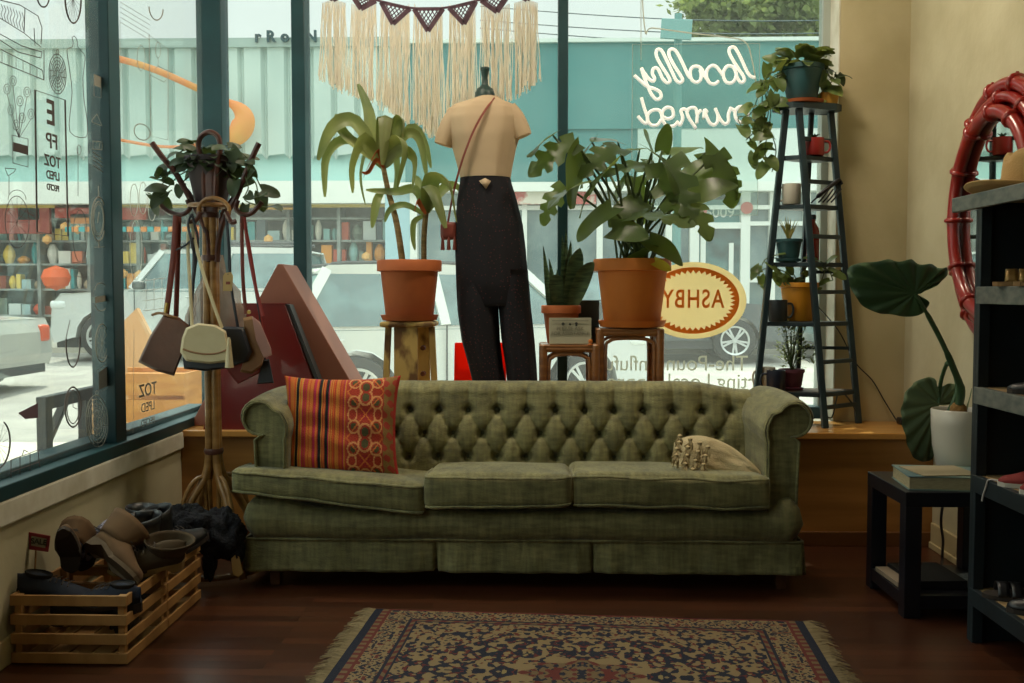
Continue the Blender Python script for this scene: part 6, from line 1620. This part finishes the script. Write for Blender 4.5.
# cable on the wall
cb = thing('wall_cable', 'thin black cable trailing from the ladder down the cream wall', 'cable', W(880,400,5.08))
MB().tube(bez([W(812,300,5.02),W(838,330,5.07),W(855,362,5.085),(W(872,380,5.088)),W(884,400,5.085),(W(895,418,5.05)),W(901,426,5.0)],6), .003, 6).build('cord', m_blk, cb)
q = W(903,427,4.98); MB().rbox((q.x,4.98,PZ+.018),(.05,.06,.034),.008,6).build('plug', m_blk, cb)

# ================================================================ SIDE TABLE, ELEPHANT EAR, BOOK
m_blkw = M('black_painted_wood', '#14151b', .35, col2='#1a1b22', vscale=5)
TX0, TX1, TY0, TY1, TH = 1.338, 1.765, 3.645, 4.075, .469
sd = thing('side_table', 'black square open side table with lower shelf by the right wall', 'side table', ((TX0+TX1)/2,(TY0+TY1)/2,0))
MB().bb((TX0,TY0,TH-.055),(TX1,TY1,TH)).build('table_top', m_blkw, sd, smooth=False, bevel=.003)
for x in (TX0+.001, TX1-.061):
    for y_ in (TY0+.001, TY1-.061): MB().bb((x,y_,0),(x+.06,y_+.06,TH-.054)).build('leg', m_blkw, sd, smooth=False, bevel=.002)
MB().bb((TX0+.004,TY0+.004,.035),(TX1-.004,TY1-.004,.085)).build('lower_shelf', m_blkw, sd, smooth=False, bevel=.002)
# book on top
bq = thing('art_book', 'thick pale blue covered book lying on the black side table', 'book', (1.54,3.74,TH))
m_page = M('book_pages', '#9d8f6e', .9, col2='#b5a782', vscale=40, stretch=(1,1,20)); m_cov = M('book_cover_blue', '#5d7c86', .5, col2='#8c9c8a', vscale=3)
rb = rotz(-.10); bc = V((1.545,3.79,TH))
MB().box(bc+V((0,0,.0025)),(.345,.25,.004),rb).build('back_cover', m_cov, bq, smooth=False)
MB().box(bc+V((0,.0,.0265)),(.337,.242,.043),rb).build('page_block', m_page, bq, smooth=False)
MB().box(bc+V((0,0,.0505)),(.347,.252,.004),rb).build('front_cover', m_cov, bq, smooth=False)
MB().box(bc+V((.03,-.05,.0532)),(.12,.06,.0008),rb).build('cover_panel', m_card, bq, smooth=False)
tag(MB().box(bc+V((-.035,-.01,.0560)),(.22,.20,.003),rotz(.10)).build('booklet', M('booklet_cover', '#a5977a', .6), None, smooth=False), 'thin tan booklet lying on top of the pale blue book', 'booklet')
# papers and dark folder on the lower shelf
k_ = [((1.50,3.86,.0865),(.20,.26,.03),.05,'#101015','dark_box_file','black flat box on the lower shelf of the side table','box'),
      ((1.665,3.80,.0865),(.13,.20,.012),.3,'#8d8f8c','leaflet_stack','pale printed leaflet on the lower shelf of the side table','leaflet'),
      ((1.372,3.86,.0865),(.05,.22,.018),.05,'#8a7a66','magazine','magazine poking out at the left of the lower table shelf','magazine')]
for (x,y_,z),(a,b_,h_),rz_,colr,nm,lb,ct in k_:
    tag(MB().box((x,y_,z+h_/2),(a,b_,h_),rotz(rz_)).build(nm, M(nm+'_m', colr, .7, col2=('#6d6f70' if 'leaf' in nm else None), vscale=60), None, smooth=False, bevel=.001), lb, ct)
# white pot with elephant ear
ee = thing('potted_elephant_ear', 'elephant ear plant with two big leaves in a white pot behind the book', 'potted plant', W(957,470,4.0))
pc = V((W(957,470,3.98).x, 3.98, TH+.002))
MB().lathe([(.066,0),(.072,.004),(.094,.12),(.100,.20),(.102,.262),(.098,.266),(.094,.262),(.092,.235),(.001,.235)], pc, 40, cap=False).build('pot', M('white_ceramic', '#c4bfb2', .3), ee, angle=60)
MB().lathe([(.0915,.236),(.04,.242),(.001,.244)], pc, 30, cap=False).build('soil', m_soil, ee)
m_ear = M('leaf_elephant', '#2f4a2c', .5, col2='#3a5732', vscale=3, transl=.08); m_ear2 = M('leaf_elephant_pale', '#5a6c4a', .55, col2='#6b7c58', vscale=3, transl=.12)
def bigleaf(outl, ctr, ydep, m, label=None, ribs=9, amp=.012):
    # outline in zoomed crop coordinates (840,240, scale 2.848)
    P_ = [W(840+x/2.848, 240+y_/2.848, ydep) for x, y_ in outl]; c = W(840+ctr[0]/2.848, 240+ctr[1]/2.848, ydep)
    P_ = bez(P_+[P_[0]], 5)[:-1]; n = len(P_); mb = MB(); rn = 9; vs = [c]
    for r_ in range(1, rn+1):
        t = r_/rn
        for i, p_ in enumerate(P_):
            d = p_-c; q = c+d*t
            q.y += .10*(t*d.length/.2)**2*.25 + .16*d.z*t*-1.0 + .10*d.x*t + amp*math.sin(i/n*2*PI*ribs)*t*(1-.3*t)
            vs.append(q)
    fs = [(0, 1+i, 1+(i+1)%n) for i in range(n)]
    for r_ in range(rn-1):
        for i in range(n): a = 1+r_*n+i; b_ = 1+r_*n+(i+1)%n; fs.append((a, a+n, b_+n, b_))
    mb.add(vs, fs); return mb.build('leaf', m, ee, angle=180, solid=.0015)
bigleaf([(22,95),(30,75),(60,65),(100,62),(135,55),(165,62),(200,55),(225,70),(260,68),(285,80),(308,78),(312,92),(300,110),(285,125),(255,140),(235,150),(222,156),(250,170),(258,185),(245,205),(215,218),(180,218),(150,212),(120,210),(90,200),(60,180),(40,150),(28,120)], (214,152), 3.86, m_ear, ribs=14, amp=.010)
bigleaf([(205,408),(235,392),(262,392),(276,415),(280,425),(300,410),(328,412),(340,440),(335,462),(300,470),(276,480),(272,560),(285,600),(280,635),(255,640),(225,625),(205,590),(190,550),(178,510),(176,475),(185,435)], (282,465), 4.12, m_ear2, ribs=16, amp=.011)
def E(x, y_, d): return W(840+x/2.848, 240+y_/2.848, d)
MB().tube(bez([pc+V((-.01,0,.235)), E(345,430,3.96), E(325,370,3.93), E(290,290,3.90), E(245,205,3.87), E(214,153,3.857)],6), [.016]*8+[.013]*8+[.010]*8+[.007]*7, 10).build('stem', m_ear, ee)
MB().tube(bez([pc+V((-.035,.02,.235)), E(335,430,4.0), E(325,370,4.02), E(308,350,4.06), E(292,385,4.10), E(284,425,4.12), E(282,465,4.115)],6), [.011]*20+[.008]*17, 10).build('stem', m_ear, ee)
MB().lathe([(.028,.225),(.034,.25),(.03,.275),(.018,.29),(.001,.292)], pc+V((.0,0,0)), 14).build('corm', M('corm_brown', '#7a5a2c', .9, bump=.6, bscale=60), ee)
vm = MB(); leaf(vm, pc+V((.03,0,.25)), V((.3,0,1)), .10, .02, -.2, 0, 'blade', 6); vm.build('new_shoot', m_ear2, ee, angle=180)
# upright tool behind the leaf
tl2 = thing('handled_brush', 'upright dark green handled tool with metal neck behind the pale elephant ear leaf', 'tool', V((W(934,380,4.86).x, 4.86, PZ)))
x = W(934,380,4.86).x; z0, z1, z2 = W(934,378,4.86).z, W(934,372,4.86).z, W(934,346,4.86).z
MB().lathe([(.035,PZ+.001),(.035,PZ+.02),(.010,PZ+.03),(.008,z0)], (x,4.86,0), 16).build('foot', m_blk, tl2)
MB().lathe([(.009,z0),(.009,z1)], (x,4.86,0), 12).build('ferrule', M('steel', '#a8a69c', .3, metal=1), tl2)
MB().rbox((x,4.86,(z1+z2)/2), (.032,.024,z2-z1), .008, 6).build('handle', M('dark_green_grip', '#182a24', .4), tl2)
tag(MB().tube(bez([W(945,490,4.35),W(941,520,4.35),W(943,540,4.4),V((1.80,4.45,.012)),V((1.75,4.30,.008)),V((1.81,4.15,.008))],6), .006, 6).build('floor_cable', m_blk, None), 'black cable hanging behind the side table down to the floor', 'cable')

# ================================================================ SHELF UNIT WITH SHOES
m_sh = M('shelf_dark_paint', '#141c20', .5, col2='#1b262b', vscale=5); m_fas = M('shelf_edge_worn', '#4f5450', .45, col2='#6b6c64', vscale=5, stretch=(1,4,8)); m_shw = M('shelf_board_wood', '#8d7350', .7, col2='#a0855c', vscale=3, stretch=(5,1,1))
su_ = thing('shoe_shelf', 'tall dark painted shoe shelf unit standing against the right wall', 'shelf', (1.68, 2.9, 0))
SX, SXB, SY0, SY1 = 1.480, 1.838, 2.15, 3.44
MB().bb((SX,SY1-.022,0),(SXB,SY1,1.50)).build('side_panel', m_sh, su_, smooth=False, bevel=.002)
MB().bb((SX,SY0,0),(SXB,SY0+.022,1.50)).build('side_panel', m_sh, su_, smooth=False, bevel=.002)
MB().bb((SXB-.01,SY0+.022,.1),(SXB,SY1-.022,1.50)).build('back_panel', m_sh, su_, smooth=False)
MB().bb((SX-.001,SY1-.045,0),(SX+.035,SY1-.0225,1.50)).build('front_post', m_sh, su_, smooth=False, bevel=.002)
for z in (1.217,.878,.577,.186):
    b_ = MB().bb((SX+.019,SY0+.022,z-.02),(SXB-.01,SY1-.023,z)).build('shelf_board', m_shw, su_, smooth=False)
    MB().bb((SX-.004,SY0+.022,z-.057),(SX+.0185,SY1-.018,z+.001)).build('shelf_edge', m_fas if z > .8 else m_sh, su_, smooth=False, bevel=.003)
MB().bb((SX-.055,SY0-.05,1.501),(SXB,SY1+.02,1.517)).build('top_board', m_shw, su_, smooth=False)
MB().bb((SX-.075,SY0-.05,1.470),(SX-.054,SY1+.02,1.519)).build('top_edge', m_fas, su_, smooth=False, bevel=.003)
# hat
ht = thing('brimmed_hat', 'tan brimmed hat lying on top of the dark shoe shelf', 'hat', (1.60,3.22,1.519))
m_hat = M('tan_felt', '#a98550', .85, col2='#b5925c', vscale=5, bump=.2, bscale=150)
hc = V((1.585,3.27,1.5215)); hm = MB()
def hatf(u, v):
    a = 2*PI*u; r_prof = [(.215,.020),(.20,.012),(.15,.004),(.108,.004),(.100,.02),(.096,.07),(.090,.115),(.080,.132),(.05,.132),(.001,.122)]
    t = v*(len(r_prof)-1); i = min(int(t), len(r_prof)-2); f = t-i
    r_ = r_prof[i][0]*(1-f)+r_prof[i+1][0]*f; z_ = r_prof[i][1]*(1-f)+r_prof[i+1][1]*f
    z_ += (.012*math.cos(2*a) if r_ > .12 else 0)*((r_-.12)/.09 if r_ > .12 else 0) - (.018*math.exp(-((math.sin(a)*r_)/.025)**2) if z_ > .1 else 0)
    return hc+V((r_*math.cos(a)*.92, r_*math.sin(a)*1.08, max(.001, z_)))
hm.grid(hatf, 72, 45, True); hm.build('hat_body', m_hat, ht, angle=180, solid=.003)
MB().tube([hc+V((.1*math.cos(2*PI*k/40)*.92,.1*math.sin(2*PI*k/40)*1.08,.014)) for k in range(40)], .006, 6, closed=True).build('hat_band', M('hat_band', '#8a6a3c', .8), ht)
# shoes on the shelves
m_goldl = M('bronze_leather', '#8a6a3a', .3, metal=.4, col2='#a88850', vscale=10); m_redc = M('red_canvas', '#7d2420', .8)
g_ = 'shoes on the dark shelf unit'
shoe('bronze_sandal', 'bronze strappy sandal on the upper shelf, the one nearer the end panel', (1.565,3.20,1.2185), 2.75, m_goldl, .24, .05, 0, 0, 0, sole='#7a5a32', sandal=True, group=g_)
shoe('bronze_sandal', 'bronze strappy sandal on the upper shelf, the one nearer the viewer', (1.575,3.08,1.2185), 2.85, m_goldl, .24, .05, 0, 0, 0, sole='#7a5a32', sandal=True, group=g_)
shoe('black_flat', 'low black flat shoe on the second shelf of the dark unit', (1.60,3.16,.8795), 2.8, m_blk, .24, .05, 0, 0, 0, group=g_)
shoe('black_flat', 'low black flat shoe on the second shelf, nearer the viewer than its mate', (1.61,3.04,.8795), 2.9, m_blk, .24, .05, 0, 0, 0, group=g_)
shoe('red_sneaker', 'red canvas sneaker with white toe on the third shelf, farther one', (1.60,3.19,.5785), 2.95, m_redc, .26, .06, 0, 0, 0, sole='#b5b0a4', group=g_)
shoe('red_sneaker', 'red canvas sneaker with white toe on the third shelf, nearer one', (1.61,3.07,.5785), 3.0, m_redc, .26, .06, 0, 0, 0, sole='#b5b0a4', group=g_)
shoe('black_gladiator_sandal', 'black strappy sandal on the lowest shelf next to the end panel', (1.60,3.28,.1875), 2.9, m_blk, .26, .05, 0, 0, 0, sandal=True, group=g_)
shoe('black_buckle_shoe', 'black shoe on the lowest shelf nearer the viewer', (1.61,3.13,.1875), 2.9, m_blk, .26, .07, 0, 0, 0, group=g_)
shoe('tan_perforated_shoe', 'tan shoe at the back of the lowest shelf', (1.72,3.16,.1875), 1.7, m_tnl, .25, .07, 0, 0, 0, group=g_)
lc = MB(); lc.tube(bez([V((1.56,3.2,.582)),V((1.50,3.27,.584)),V((1.476,3.29,.583)),V((1.472,3.30,.56)),V((1.472,3.32,.525)),V((1.471,3.325,.505))],6), .003, 6)
tag(lc.build('shoelace', M('white_lace', '#b9b2ac', .8), None), 'loose white shoelace hanging over the edge of the third shelf', 'shoelace')

# ================================================================ MIRROR WITH RED BAMBOO FRAME
m_redb = M('red_lacquer', '#85150f', .3, col2='#951f15', vscale=4, coat=.25)
m_mir = M('mirror_silver', '#d5dad6', .02, metal=1)
mi = thing('oval_mirror', 'oval mirror in a glossy red double bamboo frame hanging on the right wall', 'mirror', (XR-.05, 4.1, .95))
cy, cz = 3.995, 1.505; RYo, RZo = .43, .505
def fr_(k, x, wob=0): return [V((x, cy+RYo*k*math.cos(2*PI*i/96), cz+RZo*k*math.sin(2*PI*i/96))) for i in range(96)]
def bamboo(k, x, r_, nn):
    pts = fr_(k, x); rs = []
    for i in range(96):
        ph = (i*nn/96) % 1; rs.append(r_*(1+.10*(abs(ph-.5)*2)**6))
    MB().tube(pts, rs, 12, closed=True).build('bamboo_rim', m_redb, mi, angle=180)
    for j in range(nn):
        a = 2*PI*j/nn; c = V((x, cy+RYo*k*math.cos(a), cz+RZo*k*math.sin(a))); d = V((0,-RYo*math.sin(a), RZo*math.cos(a))).normalized()
        MB().tube([c-d*.012, c-d*.005, c+d*.005, c+d*.012], [r_*1.02, r_*1.45, r_*1.45, r_*1.02], 12).build('bamboo_node', m_redb, mi, angle=180)
        o = V((0, math.cos(a), math.sin(a))); MB().tube([c+o*r_, c+o*(r_+.016)], [.008,.006], 8).build('nub', m_redb, mi)
bamboo(1.0, XR-.034, .028, 14); bamboo(.90, XR-.052, .022, 12); bamboo(.79, XR-.080, .027, 12)
MB().prism([V((XR-.022, p_.y, p_.z)) for p_ in fr_(.95, 0)], (.018,0,0)).build('back_board', m_redb, mi, smooth=False)
MB().prism([V((XR-.060, p_.y, p_.z)) for p_ in fr_(.80, 0)], (.006,0,0)).build('mirror_glass', m_mir, mi, smooth=False)
SKYTOP = 3.2
# ================================================================ LIGHT
sc = bpy.context.scene
sc.view_settings.view_transform = 'Standard'; sc.view_settings.look = 'None'; sc.view_settings.gamma = 1
sc.view_settings.use_curve_mapping = False; sc.view_settings.exposure = .25
wd = bpy.data.worlds.new('world'); sc.world = wd; wd.use_nodes = True
bg = wd.node_tree.nodes['Background']; nt = wd.node_tree; nd = nt.nodes; lk = nt.links
tc = nd.new('ShaderNodeTexCoord'); sx_ = nd.new('ShaderNodeSeparateXYZ'); lk.new(tc.outputs['Generated'], sx_.inputs[0])
mr = nd.new('ShaderNodeMapRange'); mr.inputs['From Min'].default_value = .3; mr.inputs['From Max'].default_value = .8; mr.inputs['To Min'].default_value = 1.02; mr.inputs['To Max'].default_value = SKYTOP
lk.new(sx_.outputs['Z'], mr.inputs[0]); lk.new(mr.outputs[0], bg.inputs[1]); bg.inputs[0].default_value = (.93, .97, .94, 1)
def lamp(name, kind, loc, energy, col, **k):
    l = bpy.data.lights.new(name, kind); l.energy = energy; l.color = col
    for a, v in k.items(): setattr(l, a, v)
    o = bpy.data.objects.new(name, l); C.objects.link(o); o.location = loc; return o
s_ = lamp('sun', 'SUN', (0, 20, 20), 5.0, (1, .93, .8), angle=.01)
s_.rotation_euler = V((.45, -1, 1.45)).to_track_quat('Z', 'Y').to_euler() if False else V((-.12, .62, 1.25)).to_track_quat('Z', 'Y').to_euler()
sc.cycles.use_denoising = True
sc.cycles.max_bounces = 8; sc.cycles.transparent_max_bounces = 16; sc.cycles.diffuse_bounces = 4
sc.cycles.caustics_reflective = False; sc.cycles.caustics_refractive = False
sc.cycles.sample_clamp_indirect = 4
for (x, y, e, sz) in ((-.8,4.2,19,.4),(.8,4.2,19,.4),(0,-.6,4.5,2.4)):  # fill lamps added overhead, out of view, to brighten sofa and display
    lamp('added_fill_light', 'AREA', (x, y, 3.245), e, (1, .86, .66), shape='DISK', size=sz)

m_fix = M('fill_lamp_housing', '#b8b4a8', .5)
for (x, y, sz, nm) in ((-.8,4.2,.22,'left'),(.8,4.2,.22,'right'),(0,-.6,1.22,'rear')):  # housings made up to go with the added fill lamps
    t = thing('added_fill_lamp', {'left':'added round fill lamp above the left half of the sofa','right':'added round fill lamp above the right half of the sofa','rear':'large added round fill lamp above the middle of the room'}[nm], 'lamp', (x, y, 3.25))
    MB().lathe([(sz,0),(sz+.02,0),(sz+.02,.045),(.02,.048)], (x,y,3.25), 40).build('housing', m_fix, t, angle=50)
GROUPS = {'bag': 'bags hanging on the coat rack', 'mug': 'mugs on the ladder shelves', 'car': 'cars parked on the street', 'pillow': 'pillows on the sofa', 'lamp': 'added round fill lamps'}
for o in sc.objects:
    if o.parent is None and 'category' in o and 'group' not in o:
        c = o['category']
        if c == 'shoe' and o.location.x < 0: o['group'] = 'shoes piled in the wooden crates'
        elif c == 'bag' and o.location.x > -.9: continue
        elif c == 'potted plant': o['group'] = 'potted plants of the window display' if o.location.x < 1 and o.location.x > -1 else ('potted plants on the ladder' if o.location.z > .6 and o.location.x > 1 else 'potted plants')
        elif c in GROUPS: o['group'] = GROUPS[c]
